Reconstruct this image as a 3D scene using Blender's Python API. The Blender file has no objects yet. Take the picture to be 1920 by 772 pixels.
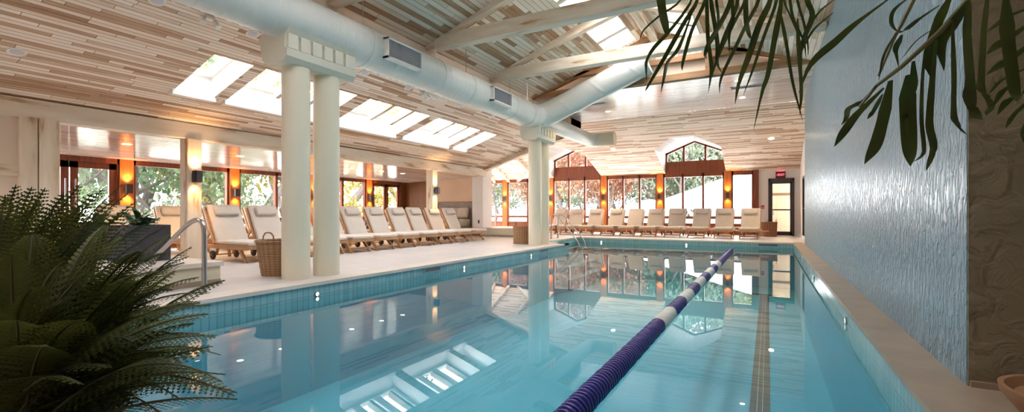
import bpy, bmesh, math, random
from mathutils import Vector, Matrix, Euler
random.seed(7)
SC = bpy.context.scene
COL = SC.collection
PI = math.pi

# ------------------------------------------------------------------ camera
EYE = 0.85
F_PX, VPX, HORIZON = 870.0, 1440.0, 398.0
TH = math.atan((VPX - 960) / F_PX)
CO, SI = math.cos(TH), math.sin(TH)
cam_d = bpy.data.cameras.new('camera')
cam = bpy.data.objects.new('camera', cam_d)
COL.objects.link(cam)
cam.location = (0, 0, EYE)
cam.rotation_euler = (PI / 2, 0, TH)
cam_d.sensor_width = 36
cam_d.lens = F_PX / 1920 * 36
cam_d.shift_y = (HORIZON - 386) / 1920
cam_d.clip_start = 0.05
cam_d.clip_end = 300
SC.camera = cam

def at(u, v, t):
    """a point of the room seen at u, v at depth t"""
    r = (u - 960) / F_PX
    return Vector((t * (r * CO - SI), t * (r * SI + CO), EYE + t * (HORIZON - v) / F_PX))

# ------------------------------------------------------------------ materials
def new_mat(name):
    m = bpy.data.materials.new(name)
    m.use_nodes = True
    nt = m.node_tree
    b = nt.nodes['Principled BSDF']
    return m, nt, b

def N(nt, typ, **kw):
    n = nt.nodes.new(typ)
    for k, v in kw.items():
        if k in n.inputs.keys():
            n.inputs[k].default_value = v
        else:
            setattr(n, k, v)
    return n

def rgba(c):
    return (c[0], c[1], c[2], 1)

def ramp(nt, stops):
    r = nt.nodes.new('ShaderNodeValToRGB')
    e = r.color_ramp.elements
    e[0].position, e[0].color = stops[0][0], rgba(stops[0][1])
    e[1].position, e[1].color = stops[-1][0], rgba(stops[-1][1])
    for p, c in stops[1:-1]:
        x = e.new(p)
        x.color = rgba(c)
    return r

def plain(name, col, rough=.5, metal=0, spec=.5, vary=.08, scale=6, bump=0, bscale=40, coat=0):
    m, nt, b = new_mat(name)
    tc = N(nt, 'ShaderNodeTexCoord')
    nz = N(nt, 'ShaderNodeTexNoise')
    nz.inputs['Scale'].default_value = scale
    nz.inputs['Detail'].default_value = 4
    nt.links.new(tc.outputs['Object'], nz.inputs['Vector'])
    lo = [max(0, c * (1 - vary)) for c in col]
    hi = [min(1, c * (1 + vary)) for c in col]
    r = ramp(nt, [(.3, lo), (.7, hi)])
    nt.links.new(nz.outputs['Fac'], r.inputs['Fac'])
    nt.links.new(r.outputs['Color'], b.inputs['Base Color'])
    b.inputs['Roughness'].default_value = rough
    b.inputs['Metallic'].default_value = metal
    b.inputs['Specular IOR Level'].default_value = spec
    b.inputs['Coat Weight'].default_value = coat
    b.inputs['Coat Roughness'].default_value = .1
    if bump:
        n2 = N(nt, 'ShaderNodeTexNoise')
        n2.inputs['Scale'].default_value = bscale
        n2.inputs['Detail'].default_value = 5
        nt.links.new(tc.outputs['Object'], n2.inputs['Vector'])
        bp = N(nt, 'ShaderNodeBump')
        bp.inputs['Strength'].default_value = bump
        bp.inputs['Distance'].default_value = .02
        nt.links.new(n2.outputs['Fac'], bp.inputs['Height'])
        nt.links.new(bp.outputs['Normal'], b.inputs['Normal'])
    return m

def emit(name, col, strength):
    m, nt, b = new_mat(name)
    b.inputs['Base Color'].default_value = rgba(col)
    b.inputs['Emission Color'].default_value = rgba(col)
    b.inputs['Emission Strength'].default_value = strength
    return m

def axis_vec(nt, order):
    tc = N(nt, 'ShaderNodeTexCoord')
    sp = N(nt, 'ShaderNodeSeparateXYZ')
    nt.links.new(tc.outputs['Object'], sp.inputs[0])
    cb = N(nt, 'ShaderNodeCombineXYZ')
    for i, a in enumerate(order):
        nt.links.new(sp.outputs[a], cb.inputs[i])
    return cb

def planks(name, order, tones, width=.062, length=1.15, rough=.55, weather=.5, bump=.35, spec=.4):
    """whitewashed boards: order gives (along, across, other) axes"""
    m, nt, b = new_mat(name)
    v = axis_vec(nt, order)
    br = N(nt, 'ShaderNodeTexBrick')
    br.offset, br.offset_frequency = .37, 3
    br.inputs['Color1'].default_value = (0, 0, 0, 1)
    br.inputs['Color2'].default_value = (1, 1, 1, 1)
    br.inputs['Mortar'].default_value = (.0, .0, .0, 1)
    br.inputs['Scale'].default_value = 1
    br.inputs['Mortar Size'].default_value = .0028
    br.inputs['Brick Width'].default_value = length
    br.inputs['Row Height'].default_value = width
    # every row of boards starts at its own random place
    se = N(nt, 'ShaderNodeSeparateXYZ')
    nt.links.new(v.outputs[0], se.inputs[0])
    rw = N(nt, 'ShaderNodeMath', operation='DIVIDE')
    nt.links.new(se.outputs[1], rw.inputs[0])
    rw.inputs[1].default_value = width
    fl_ = N(nt, 'ShaderNodeMath', operation='FLOOR')
    nt.links.new(rw.outputs[0], fl_.inputs[0])
    wn = N(nt, 'ShaderNodeTexWhiteNoise', noise_dimensions='1D')
    nt.links.new(fl_.outputs[0], wn.inputs['W'])
    sh_ = N(nt, 'ShaderNodeMath', operation='MULTIPLY_ADD')
    nt.links.new(wn.outputs['Value'], sh_.inputs[0])
    sh_.inputs[1].default_value = length * 3
    nt.links.new(se.outputs[0], sh_.inputs[2])
    cv = N(nt, 'ShaderNodeCombineXYZ')
    nt.links.new(sh_.outputs[0], cv.inputs[0])
    nt.links.new(se.outputs[1], cv.inputs[1])
    br.offset = 0.0
    nt.links.new(cv.outputs[0], br.inputs['Vector'])
    mp = N(nt, 'ShaderNodeMapping')
    mp.inputs['Scale'].default_value = (1.0, 26, 1)
    nt.links.new(v.outputs[0], mp.inputs['Vector'])
    nz = N(nt, 'ShaderNodeTexNoise')
    nz.inputs['Scale'].default_value = 1.6
    nz.inputs['Detail'].default_value = 6
    nz.inputs['Roughness'].default_value = .65
    nt.links.new(mp.outputs[0], nz.inputs['Vector'])
    mx = N(nt, 'ShaderNodeMix', data_type='FLOAT')
    mx.inputs[0].default_value = weather
    nt.links.new(br.outputs['Color'], mx.inputs[2])
    nt.links.new(nz.outputs['Fac'], mx.inputs[3])
    r = ramp(nt, tones)
    nt.links.new(mx.outputs[0], r.inputs['Fac'])
    m2 = N(nt, 'ShaderNodeMix', data_type='RGBA')
    nt.links.new(br.outputs['Fac'], m2.inputs[0])
    nt.links.new(r.outputs['Color'], m2.inputs[6])
    m2.inputs[7].default_value = (.09, .055, .035, 1)
    nt.links.new(m2.outputs[2], b.inputs['Base Color'])
    b.inputs['Roughness'].default_value = rough
    b.inputs['Specular IOR Level'].default_value = spec
    if bump:
        bp = N(nt, 'ShaderNodeBump')
        bp.inputs['Strength'].default_value = bump
        bp.inputs['Distance'].default_value = .01
        bp.invert = True
        nt.links.new(br.outputs['Fac'], bp.inputs['Height'])
        nt.links.new(bp.outputs['Normal'], b.inputs['Normal'])
    return m

WASH = [(.2, (.36, .19, .10)), (.38, (.58, .38, .25)), (.50, (.84, .69, .57)), (.8, (.92, .83, .74))]
WASH_RAW = [(.2, (.34, .16, .07)), (.38, (.54, .33, .19)), (.5, (.82, .68, .54)), (.8, (.90, .81, .71))]

def grain(name, order, stops, sc=(1.2, 18, 18), rough=.5, spec=.4, nscale=1.4, coat=0, detail=6):
    m, nt, b = new_mat(name)
    v = axis_vec(nt, order)
    mp = N(nt, 'ShaderNodeMapping')
    mp.inputs['Scale'].default_value = sc
    nt.links.new(v.outputs[0], mp.inputs['Vector'])
    nz = N(nt, 'ShaderNodeTexNoise')
    nz.inputs['Scale'].default_value = nscale
    nz.inputs['Detail'].default_value = detail
    nt.links.new(mp.outputs[0], nz.inputs['Vector'])
    r = ramp(nt, stops)
    nt.links.new(nz.outputs['Fac'], r.inputs['Fac'])
    nt.links.new(r.outputs['Color'], b.inputs['Base Color'])
    b.inputs['Roughness'].default_value = rough
    b.inputs['Specular IOR Level'].default_value = spec
    b.inputs['Coat Weight'].default_value = coat
    return m

def tiles(name, order, c1, c2, mortar, w, h, gap=.004, rough=.25, spec=.5, offset=0.0, bump=.2, mottled=0.0):
    m, nt, b = new_mat(name)
    v = axis_vec(nt, order)
    br = N(nt, 'ShaderNodeTexBrick')
    br.offset = offset
    br.inputs['Color1'].default_value = rgba(c1)
    br.inputs['Color2'].default_value = rgba(c2)
    br.inputs['Mortar'].default_value = rgba(mortar)
    br.inputs['Scale'].default_value = 1
    br.inputs['Mortar Size'].default_value = gap
    br.inputs['Brick Width'].default_value = w
    br.inputs['Row Height'].default_value = h
    nt.links.new(v.outputs[0], br.inputs['Vector'])
    out = br.outputs['Color']
    if mottled:
        nz = N(nt, 'ShaderNodeTexNoise')
        nz.inputs['Scale'].default_value = 5
        nz.inputs['Detail'].default_value = 6
        nt.links.new(v.outputs[0], nz.inputs['Vector'])
        mx = N(nt, 'ShaderNodeMix', data_type='RGBA', blend_type='MULTIPLY')
        mx.inputs[0].default_value = mottled
        r = ramp(nt, [(.3, (.7, .66, .62)), (.7, (1, 1, 1))])
        nt.links.new(nz.outputs['Fac'], r.inputs['Fac'])
        nt.links.new(out, mx.inputs[6])
        nt.links.new(r.outputs['Color'], mx.inputs[7])
        out = mx.outputs[2]
    nt.links.new(out, b.inputs['Base Color'])
    b.inputs['Roughness'].default_value = rough
    b.inputs['Specular IOR Level'].default_value = spec
    if bump:
        bp = N(nt, 'ShaderNodeBump')
        bp.inputs['Strength'].default_value = bump
        bp.inputs['Distance'].default_value = .005
        bp.invert = True
        nt.links.new(br.outputs['Fac'], bp.inputs['Height'])
        nt.links.new(bp.outputs['Normal'], b.inputs['Normal'])
    return m

def stucco(name, col, rough, strength, stretch=(1, 1, 1), scale=14, spec=.5, dist=.02):
    m, nt, b = new_mat(name)
    tc = N(nt, 'ShaderNodeTexCoord')
    mp = N(nt, 'ShaderNodeMapping')
    mp.inputs['Scale'].default_value = stretch
    nt.links.new(tc.outputs['Object'], mp.inputs['Vector'])
    nz = N(nt, 'ShaderNodeTexNoise')
    nz.inputs['Scale'].default_value = scale
    nz.inputs['Detail'].default_value = 7
    nz.inputs['Distortion'].default_value = .8
    nt.links.new(mp.outputs[0], nz.inputs['Vector'])
    r = ramp(nt, [(.25, [c * .86 for c in col]), (.6, col)])
    nt.links.new(nz.outputs['Fac'], r.inputs['Fac'])
    nt.links.new(r.outputs['Color'], b.inputs['Base Color'])
    r2 = ramp(nt, [(.42, (0, 0, 0)), (.62, (1, 1, 1))])
    nt.links.new(nz.outputs['Fac'], r2.inputs['Fac'])
    bp = N(nt, 'ShaderNodeBump')
    bp.inputs['Strength'].default_value = strength
    bp.inputs['Distance'].default_value = dist
    nt.links.new(r2.outputs['Color'], bp.inputs['Height'])
    nt.links.new(bp.outputs['Normal'], b.inputs['Normal'])
    b.inputs['Roughness'].default_value = rough
    b.inputs['Specular IOR Level'].default_value = spec
    return m

def clear(name, tint=(1, 1, 1), ior=1.45, rough=0.0, bump=0, gain=1.0, bscale=1.2):
    """thin clear sheet: passes light straight on, reflects by Fresnel"""
    m, nt, b = new_mat(name)
    nt.nodes.remove(b)
    out = nt.nodes['Material Output']
    tr = N(nt, 'ShaderNodeBsdfTransparent')
    tr.inputs[0].default_value = rgba(tint)
    gl = N(nt, 'ShaderNodeBsdfGlossy')
    gl.inputs['Roughness'].default_value = rough
    fr = N(nt, 'ShaderNodeFresnel')
    ge = N(nt, 'ShaderNodeNewGeometry')          # same reflection from either face of the sheet
    e1 = N(nt, 'ShaderNodeMath', operation='MULTIPLY_ADD')
    nt.links.new(ge.outputs['Backfacing'], e1.inputs[0])
    e1.inputs[1].default_value, e1.inputs[2].default_value = -2, 1
    e2 = N(nt, 'ShaderNodeMath', operation='POWER')
    e2.inputs[0].default_value = ior
    nt.links.new(e1.outputs[0], e2.inputs[1])
    nt.links.new(e2.outputs[0], fr.inputs['IOR'])
    mx = N(nt, 'ShaderNodeMixShader')
    fac = fr.outputs[0]
    nt.links.new(fac, mx.inputs[0])
    nt.links.new(tr.outputs[0], mx.inputs[1])
    nt.links.new(gl.outputs[0], mx.inputs[2])
    nt.links.new(mx.outputs[0], out.inputs[0])
    if bump:
        tc = N(nt, 'ShaderNodeTexCoord')
        nz = N(nt, 'ShaderNodeTexNoise')
        nz.inputs['Scale'].default_value = bscale
        nz.inputs['Detail'].default_value = 2
        nt.links.new(tc.outputs['Object'], nz.inputs['Vector'])
        bp = N(nt, 'ShaderNodeBump')
        bp.inputs['Strength'].default_value = bump
        bp.inputs['Distance'].default_value = .02
        nt.links.new(nz.outputs['Fac'], bp.inputs['Height'])
        nt.links.new(bp.outputs['Normal'], gl.inputs['Normal'])
        nt.links.new(bp.outputs['Normal'], fr.inputs['Normal'])
    return m

def leafy(name, c1, c2, rough=.5, spec=.4, trans=0.0, scale=3):
    m, nt, b = new_mat(name)
    tc = N(nt, 'ShaderNodeTexCoord')
    nz = N(nt, 'ShaderNodeTexNoise')
    nz.inputs['Scale'].default_value = scale
    nz.inputs['Detail'].default_value = 3
    nt.links.new(tc.outputs['Object'], nz.inputs['Vector'])
    r = ramp(nt, [(.35, c1), (.65, c2)])
    nt.links.new(nz.outputs['Fac'], r.inputs['Fac'])
    nt.links.new(r.outputs['Color'], b.inputs['Base Color'])
    b.inputs['Roughness'].default_value = rough
    b.inputs['Specular IOR Level'].default_value = spec
    if trans:
        out = nt.nodes['Material Output']
        tl = N(nt, 'ShaderNodeBsdfTranslucent')
        nt.links.new(r.outputs['Color'], tl.inputs[0])
        mx = N(nt, 'ShaderNodeMixShader')
        mx.inputs[0].default_value = trans
        nt.links.new(b.outputs[0], mx.inputs[1])
        nt.links.new(tl.outputs[0], mx.inputs[2])
        nt.links.new(mx.outputs[0], out.inputs[0])
    return m

M = {}
M['plank_y'] = planks('whitewashed_boards_lengthwise', ('Y', 'X', 'Z'), WASH)
M['plank_x'] = planks('whitewashed_boards_crosswise', ('X', 'Y', 'Z'), WASH)
M['plank_roof'] = planks('weathered_roof_boards', ('Y', 'X', 'Z'), WASH_RAW, width=.085, length=1.4)
M['plank_gloss_y'] = planks('lacquered_boards_lengthwise', ('Y', 'X', 'Z'), [(.2, (.60, .42, .34)), (.5, (.76, .62, .55)), (.8, (.84, .74, .68))], rough=.14, bump=.1, spec=.8, width=.09)
M['plank_gloss_x'] = planks('lacquered_boards_crosswise', ('X', 'Y', 'Z'), [(.2, (.50, .37, .32)), (.5, (.70, .58, .54)), (.8, (.80, .72, .70))], rough=.2, bump=.1, spec=.8, width=.075)
M['board_v'] = planks('vertical_gable_boards', ('Z', 'X', 'Y'), [(.2, (.3, .22, .15)), (.45, (.55, .46, .38)), (.8, (.74, .68, .6))], width=.13, length=3)
TIM = [(.25, (.24, .12, .05)), (.35, (.50, .33, .19)), (.42, (.72, .59, .45)), (.7, (.84, .75, .64))]
M['timber_x'] = grain('whitewashed_timber_x', ('X', 'Y', 'Z'), TIM, sc=(.9, 5, 5), rough=.6)
M['timber_y'] = grain('whitewashed_timber_y', ('Y', 'X', 'Z'), TIM, sc=(.9, 5, 5), rough=.6)
M['timber_z'] = grain('whitewashed_timber_z', ('Z', 'X', 'Y'), TIM, sc=(.9, 5, 5), rough=.6)
M['timber_raw'] = grain('bare_brown_timber', ('X', 'Y', 'Z'), [(.3, (.26, .13, .06)), (.7, (.48, .28, .14))], sc=(1, 6, 6), rough=.7)
M['cedar'] = grain('orange_cedar', ('Z', 'X', 'Y'), [(.3, (.36, .10, .025)), (.7, (.56, .19, .05))], rough=.4)
M['cedar_dark'] = grain('red_brown_window_wood', ('Z', 'X', 'Y'), [(.3, (.14, .035, .016)), (.7, (.27, .075, .03))], rough=.4)
M['cedar_h'] = grain('red_brown_sill_wood', ('X', 'Y', 'Z'), [(.3, (.24, .07, .025)), (.7, (.40, .13, .045))], rough=.4)
M['panel_wood'] = planks('brown_wall_panelling', ('Z', 'X', 'Y'), [(.2, (.16, .06, .02)), (.8, (.34, .14, .045))], width=.4, length=4, rough=.4)
M['teak'] = grain('teak', ('X', 'Y', 'Z'), [(.3, (.40, .20, .09)), (.7, (.58, .34, .17))], sc=(2, 24, 24), rough=.5)
M['canvas'] = plain('off_white_canvas', (.62, .55, .49), .85, spec=.2, vary=.04, bump=.12, bscale=60)
M['towel'] = plain('white_terry_towel', (.82, .80, .78), .95, spec=.1, vary=.04, bump=.3, bscale=120)
M['rubber'] = plain('dark_rubber', (.06, .045, .04), .7)
M['column'] = plain('cream_column_paint', (.78, .70, .55), .45, vary=.02, scale=2)
M['capital'] = plain('grey_cream_capital_paint', (.72, .68, .57), .5, vary=.02, scale=2)
M['groove'] = plain('capital_groove_shade_paint', (.42, .36, .28), .7)
M['duct'] = plain('pale_painted_duct', (.74, .74, .70), .3, vary=.02, scale=3, spec=.5)
M['white'] = plain('white_paint', (.82, .80, .76), .45, vary=.02)
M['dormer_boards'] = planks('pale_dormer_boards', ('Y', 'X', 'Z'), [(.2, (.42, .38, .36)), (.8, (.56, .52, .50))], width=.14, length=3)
M['plaster'] = plain('cream_plaster', (.76, .62, .50), .8, vary=.05, scale=2)
M['plaster_lamplit'] = plain('lamplit_cream_plaster', (.76, .54, .38), .8, vary=.05, scale=2)  # cream plaster with the wall lamp's warm glow put into its colour
M['plaster_white'] = plain('white_plaster', (.80, .76, .73), .7, vary=.03, scale=2)
M['blue_wall'] = stucco('pale_blue_glazed_stucco', (.22, .36, .45), .30, 1.0, stretch=(1, 1, .4), scale=26, spec=.6)
M['khaki_wall'] = stucco('khaki_stucco', (.25, .20, .125), .8, .5, scale=9)
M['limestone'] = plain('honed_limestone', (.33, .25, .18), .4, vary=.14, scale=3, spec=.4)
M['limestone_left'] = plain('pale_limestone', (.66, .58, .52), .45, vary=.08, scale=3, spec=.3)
M['floor'] = tiles('travertine_paving', ('Y', 'X', 'Z'), (.56, .52, .50), (.63, .59, .575), (.47, .43, .41), .8, .4, .004, rough=.35, offset=.5, bump=.1, mottled=.35)
M['tile_y'] = tiles('aqua_band_tile_lengthwise', ('Y', 'Z', 'X'), (.21, .40, .44), (.28, .47, .51), (.15, .30, .34), .075, .155, .005, rough=.18, bump=.3)
M['tile_x'] = tiles('aqua_band_tile_crosswise', ('X', 'Z', 'Y'), (.21, .40, .44), (.28, .47, .51), (.15, .30, .34), .075, .155, .005, rough=.18, bump=.3)
M['basin'] = plain('aqua_pool_plaster', (.085, .37, .47), .6, vary=.04, scale=1.2)
M['lane'] = tiles('black_mosaic_lane', ('Y', 'X', 'Z'), (.02, .022, .03), (.035, .038, .045), (.08, .09, .10), .025, .025, .002, rough=.3)
M['lane_line'] = plain('pale_mosaic_line', (.45, .5, .52), .4)
M['water'] = clear('pool_water', (.80, .955, .97), 1.34, .0, bump=.03, bscale=1.1)
M['glass'] = clear('window_glass', (.66, .67, .66), 1.35)
M['glass_roof'] = clear('tinted_roof_glass', (.50, .51, .52), 1.35)
M['steel'] = plain('brushed_stainless', (.48, .45, .44), .28, metal=1, vary=.04)
M['dark_metal'] = plain('dark_bronze_metal', (.07, .055, .06), .45, metal=.3)
M['grille'] = plain('grey_grille', (.42, .43, .46), .5, metal=.2)
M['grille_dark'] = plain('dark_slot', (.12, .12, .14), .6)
M['lamp'] = emit('warm_lamp_lens', (1, .80, .55), 9)
M['lamp_off'] = plain('frosted_lens', (.62, .60, .62), .3)
M['sconce_lens'] = emit('sconce_lens', (1, .62, .26), 3)
M['planter'] = plain('charcoal_planter', (.055, .05, .06), .6, vary=.1)
M['soil'] = plain('dark_soil', (.05, .03, .02), .95, bump=.6)
M['terracotta'] = plain('brown_clay', (.30, .15, .07), .7)
M['fern'] = leafy('dark_fern_green', (.05, .062, .010), (.105, .112, .02), .55, .25, .25, 5)
M['fern_stem'] = plain('fern_stalk', (.07, .06, .02), .6)
M['palm'] = leafy('palm_leaf_green', (.03, .048, .010), (.07, .08, .016), .45, .35, .3, 4)
M['palm_stem'] = plain('palm_stalk', (.14, .14, .06), .5)
M['broad'] = leafy('broad_leaf_green', (.02, .06, .02), (.06, .12, .04), .3, .5, .1)
M['blue_float'] = plain('navy_plastic', (.025, .02, .20), .3, spec=.6, vary=.1)
M['white_float'] = plain('white_plastic', (.74, .72, .66), .35, spec=.5)
M['red'] = plain('alarm_red', (.5, .04, .04), .4)
M['exit_face'] = plain('exit_sign_face', (.10, .004, .01), .4)
M['exit_text'] = emit('exit_letters', (1, .16, .22), .55)
M['beige_tile'] = tiles('beige_wall_tile', ('X', 'Z', 'Y'), (.66, .54, .40), (.70, .58, .44), (.5, .42, .32), .3, .3, .004)
M['brown_tile'] = plain('brown_tile_border', (.22, .13, .08), .4)
M['wainscot'] = plain('grey_brown_stone', (.30, .23, .19), .55, vary=.2, scale=5, bump=.2)
M['navy_cloth'] = plain('navy_cloth', (.03, .04, .10), .8)
M['orange_cloth'] = plain('orange_cloth', (.60, .30, .12), .9)
M['rose_cloth'] = plain('rose_brown_cloth', (.42, .22, .18), .9)
M['beige_cloth'] = plain('beige_cloth', (.58, .50, .42), .9, vary=.1)
M['bark'] = plain('grey_bark', (.075, .06, .055), .9, vary=.3, scale=8)
M['ground'] = plain('pale_paving_and_lawn', (.55, .55, .52), .9, vary=.1, scale=.5)
M['tent'] = plain('white_tent_fabric', (.85, .85, .86), .8)
M['fence'] = plain('weathered_white_fence', (.6, .6, .6), .8)
TREE = {
    'red': leafy('red_orange_foliage', (.15, .05, .032), (.20, .105, .06), .7, .2, .3, 1.5),
    'yellow': leafy('yellow_foliage', (.16, .13, .025), (.21, .18, .05), .7, .2, .3, 1.5),
    'green': leafy('green_foliage', (.038, .06, .034), (.085, .105, .06), .7, .2, .3, 1.5),
    'pale': leafy('pale_green_foliage', (.075, .095, .065), (.12, .135, .095), .7, .2, .3, 1.5),
    'side_green': leafy('brightened_green_foliage', (.05, .09, .04), (.13, .16, .09), .7, .2, .3, 1.5),  # side copies of the foliage, lightened because less light reaches those trees
    'side_pale': leafy('brightened_pale_foliage', (.11, .14, .09), (.19, .21, .15), .7, .2, .3, 1.5),
    'side_yellow': leafy('brightened_yellow_foliage', (.20, .16, .03), (.27, .22, .06), .7, .2, .3, 1.5),
}

def weave_mat(name, c1, c2):
    m, nt, b = new_mat(name)
    tc = N(nt, 'ShaderNodeTexCoord')
    w1 = N(nt, 'ShaderNodeTexWave', wave_type='BANDS', bands_direction='Z')
    w1.inputs['Scale'].default_value = 14
    w1.inputs['Distortion'].default_value = 1
    nt.links.new(tc.outputs['Object'], w1.inputs['Vector'])
    sp = N(nt, 'ShaderNodeSeparateXYZ')
    nt.links.new(tc.outputs['Object'], sp.inputs[0])
    at2 = N(nt, 'ShaderNodeMath', operation='ARCTAN2')
    nt.links.new(sp.outputs[1], at2.inputs[0])
    nt.links.new(sp.outputs[0], at2.inputs[1])
    k_ = N(nt, 'ShaderNodeMath', operation='MULTIPLY')
    k_.inputs[1].default_value = 24
    nt.links.new(at2.outputs[0], k_.inputs[0])
    sn = N(nt, 'ShaderNodeMath', operation='SINE')
    nt.links.new(k_.outputs[0], sn.inputs[0])
    w2 = N(nt, 'ShaderNodeMath', operation='MULTIPLY_ADD')
    nt.links.new(sn.outputs[0], w2.inputs[0])
    w2.inputs[1].default_value, w2.inputs[2].default_value = .3, .7
    mu = N(nt, 'ShaderNodeMath', operation='MULTIPLY')
    nt.links.new(w1.outputs['Fac'], mu.inputs[0])
    nt.links.new(w2.outputs[0], mu.inputs[1])
    r = ramp(nt, [(.05, c1), (.5, c2)])
    nt.links.new(mu.outputs[0], r.inputs['Fac'])
    nt.links.new(r.outputs['Color'], b.inputs['Base Color'])
    b.inputs['Roughness'].default_value = .7
    bp = N(nt, 'ShaderNodeBump')
    bp.inputs['Strength'].default_value = .8
    bp.inputs['Distance'].default_value = .01
    nt.links.new(mu.outputs[0], bp.inputs['Height'])
    nt.links.new(bp.outputs['Normal'], b.inputs['Normal'])
    return m
M['wicker'] = weave_mat('brown_wicker', (.16, .07, .03), (.52, .30, .15))
M['wicker_red'] = weave_mat('red_brown_wicker', (.12, .04, .02), (.36, .15, .07))

# ------------------------------------------------------------------ mesh helpers
class MB:
    def __init__(s):
        s.v, s.f, s.sm = [], [], []
    def add(s, vs, fs, smooth=False):
        b = len(s.v)
        s.v += [tuple(p) for p in vs]
        s.f += [tuple(b + i for i in f) for f in fs]
        s.sm += [smooth] * len(fs)
        return s
    def box(s, lo, hi, mat=None):
        x0, y0, z0 = lo
        x1, y1, z1 = hi
        vs = [(x0, y0, z0), (x1, y0, z0), (x1, y1, z0), (x0, y1, z0), (x0, y0, z1), (x1, y0, z1), (x1, y1, z1), (x0, y1, z1)]
        if mat:
            vs = [mat @ Vector(p) for p in vs]
        return s.add(vs, [(3, 2, 1, 0), (4, 5, 6, 7), (0, 1, 5, 4), (1, 2, 6, 5), (2, 3, 7, 6), (3, 0, 4, 7)])
    def bar(s, a, b, w, h, up=(0, 0, 1)):
        """rectangular bar from a to b, w across, h along up"""
        a, b = Vector(a), Vector(b)
        d = (b - a).normalized()
        side = d.cross(Vector(up))
        if side.length < 1e-5:
            side = d.cross(Vector((1, 0, 0)))
        side.normalize()
        u = side.cross(d).normalized()
        vs = []
        for p in (a, b):
            for i, j in ((-1, -1), (1, -1), (1, 1), (-1, 1)):
                vs.append(p + side * (i * w / 2) + u * (j * h / 2))
        return s.add(vs, [(0, 1, 2, 3), (7, 6, 5, 4), (0, 4, 5, 1), (1, 5, 6, 2), (2, 6, 7, 3), (3, 7, 4, 0)])
    def tube(s, pts, r, n=10, caps=True):
        pts = [Vector(p) for p in pts]
        rr = r if isinstance(r, (list, tuple)) else [r] * len(pts)
        ref = None
        vs = []
        for i, p in enumerate(pts):
            a = pts[max(0, i - 1)]
            b = pts[min(len(pts) - 1, i + 1)]
            d = (b - a).normalized()
            if ref is None:
                ref = d.orthogonal().normalized()
            ref = (ref - d * ref.dot(d)).normalized()
            q = d.cross(ref)
            for k in range(n):
                t = 2 * PI * k / n
                vs.append(p + (ref * math.cos(t) + q * math.sin(t)) * rr[i])
        fs = []
        for i in range(len(pts) - 1):
            for k in range(n):
                a, b = i * n + k, i * n + (k + 1) % n
                fs.append((a, b, b + n, a + n))
        s.add(vs, fs, True)
        if caps:
            b = len(s.v) - len(vs)
            s.f += [tuple(b + k for k in reversed(range(n))), tuple(b + (len(pts) - 1) * n + k for k in range(n))]
            s.sm += [False, False]
        return s
    def lathe(s, prof, n=32, c=(0, 0, 0), smooth=True):
        """profile of (radius, z) about a vertical axis"""
        vs, fs = [], []
        for r, z in prof:
            for k in range(n):
                t = 2 * PI * k / n
                vs.append((c[0] + r * math.cos(t), c[1] + r * math.sin(t), c[2] + z))
        for i in range(len(prof) - 1):
            for k in range(n):
                a, b = i * n + k, i * n + (k + 1) % n
                fs.append((a, b, b + n, a + n))
        return s.add(vs, fs, smooth)
    def prism(s, poly, d, axis='Y', a=0.0):
        """extrude a polygon (2D) from a to d along an axis; poly coords are the other two axes in order"""
        def pt(p, t):
            if axis == 'Y': return (p[0], t, p[1])
            if axis == 'X': return (t, p[0], p[1])
            return (p[0], p[1], t)
        n = len(poly)
        vs = [pt(p, a) for p in poly] + [pt(p, d) for p in poly]
        fs = [tuple(range(n)), tuple(reversed(range(n, 2 * n)))]
        for i in range(n):
            j = (i + 1) % n
            fs.append((i, i + n, j + n, j))
        return s.add(vs, fs)
    def build(s, name, mat, parent=None, bevel=0, segs=2, loc=None, fix=True):
        me = bpy.data.meshes.new(name)
        me.from_pydata(s.v, [], s.f)
        me.polygons.foreach_set('use_smooth', s.sm)
        if fix:
            bm = bmesh.new()
            bm.from_mesh(me)
            bmesh.ops.recalc_face_normals(bm, faces=bm.faces)
            bm.to_mesh(me)
            bm.free()
        if any(s.sm): me.set_sharp_from_angle(angle=R(38))
        me.materials.append(M[mat] if isinstance(mat, str) else mat)
        o = bpy.data.objects.new(name, me)
        COL.objects.link(o)
        if parent: o.parent = parent
        if loc: o.location = loc
        if bevel:
            md = o.modifiers.new('bevel', 'BEVEL')
            md.width, md.segments, md.limit_method, md.angle_limit = bevel, segs, 'ANGLE', R(40)
            if segs > 2:
                for p in me.polygons: p.use_smooth = True
        return o

def R(d): return d * PI / 180

def tag(o, label=None, cat=None, group=None, kind=None):
    if label: o['label'] = label
    if cat: o['category'] = cat
    if group: o['group'] = group
    if kind: o['kind'] = kind
    return o

def empty(name, loc=(0, 0, 0), rz=0):
    o = bpy.data.objects.new(name, None)
    COL.objects.link(o)
    o.location = loc
    o.rotation_euler = (0, 0, rz)
    o.empty_display_size = .1
    return o

def struct(mb, name, mat, parent=None, **k):
    o = mb.build(name, mat, parent, **k)
    if not parent: o['kind'] = 'structure'
    return o

KIDS = {}
def copy_tree(o, parent=None):
    c = o.copy()
    COL.objects.link(c)
    if parent: c.parent = parent
    for ch in [x for x in bpy.data.objects if x.parent == o]:
        copy_tree(ch, c)
    return c

ORD = ['first', 'second', 'third', 'fourth', 'fifth', 'sixth', 'seventh', 'eighth', 'ninth', 'tenth', 'eleventh', 'twelfth']

# ------------------------------------------------------------------ the room
XB, XG, XU, XR = -8.85, -12.7, -5.55, .85     # eave beam, glass wall, upper wall, blue wall
YF, YE, YN = 19.5, 14.0, -3.0                  # far window wall, end of the side slope, wall behind
def zl(x): return 2.38 + .335 * (x + 8.85)
def zf(y): return 2.4 + .326 * (YF - y)
ZS = 3.9                                       # flat ceiling and roof springing
XRIDGE = -2.35
def zr(x): return ZS + .37 * min(x - XU, XR - x)

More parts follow.
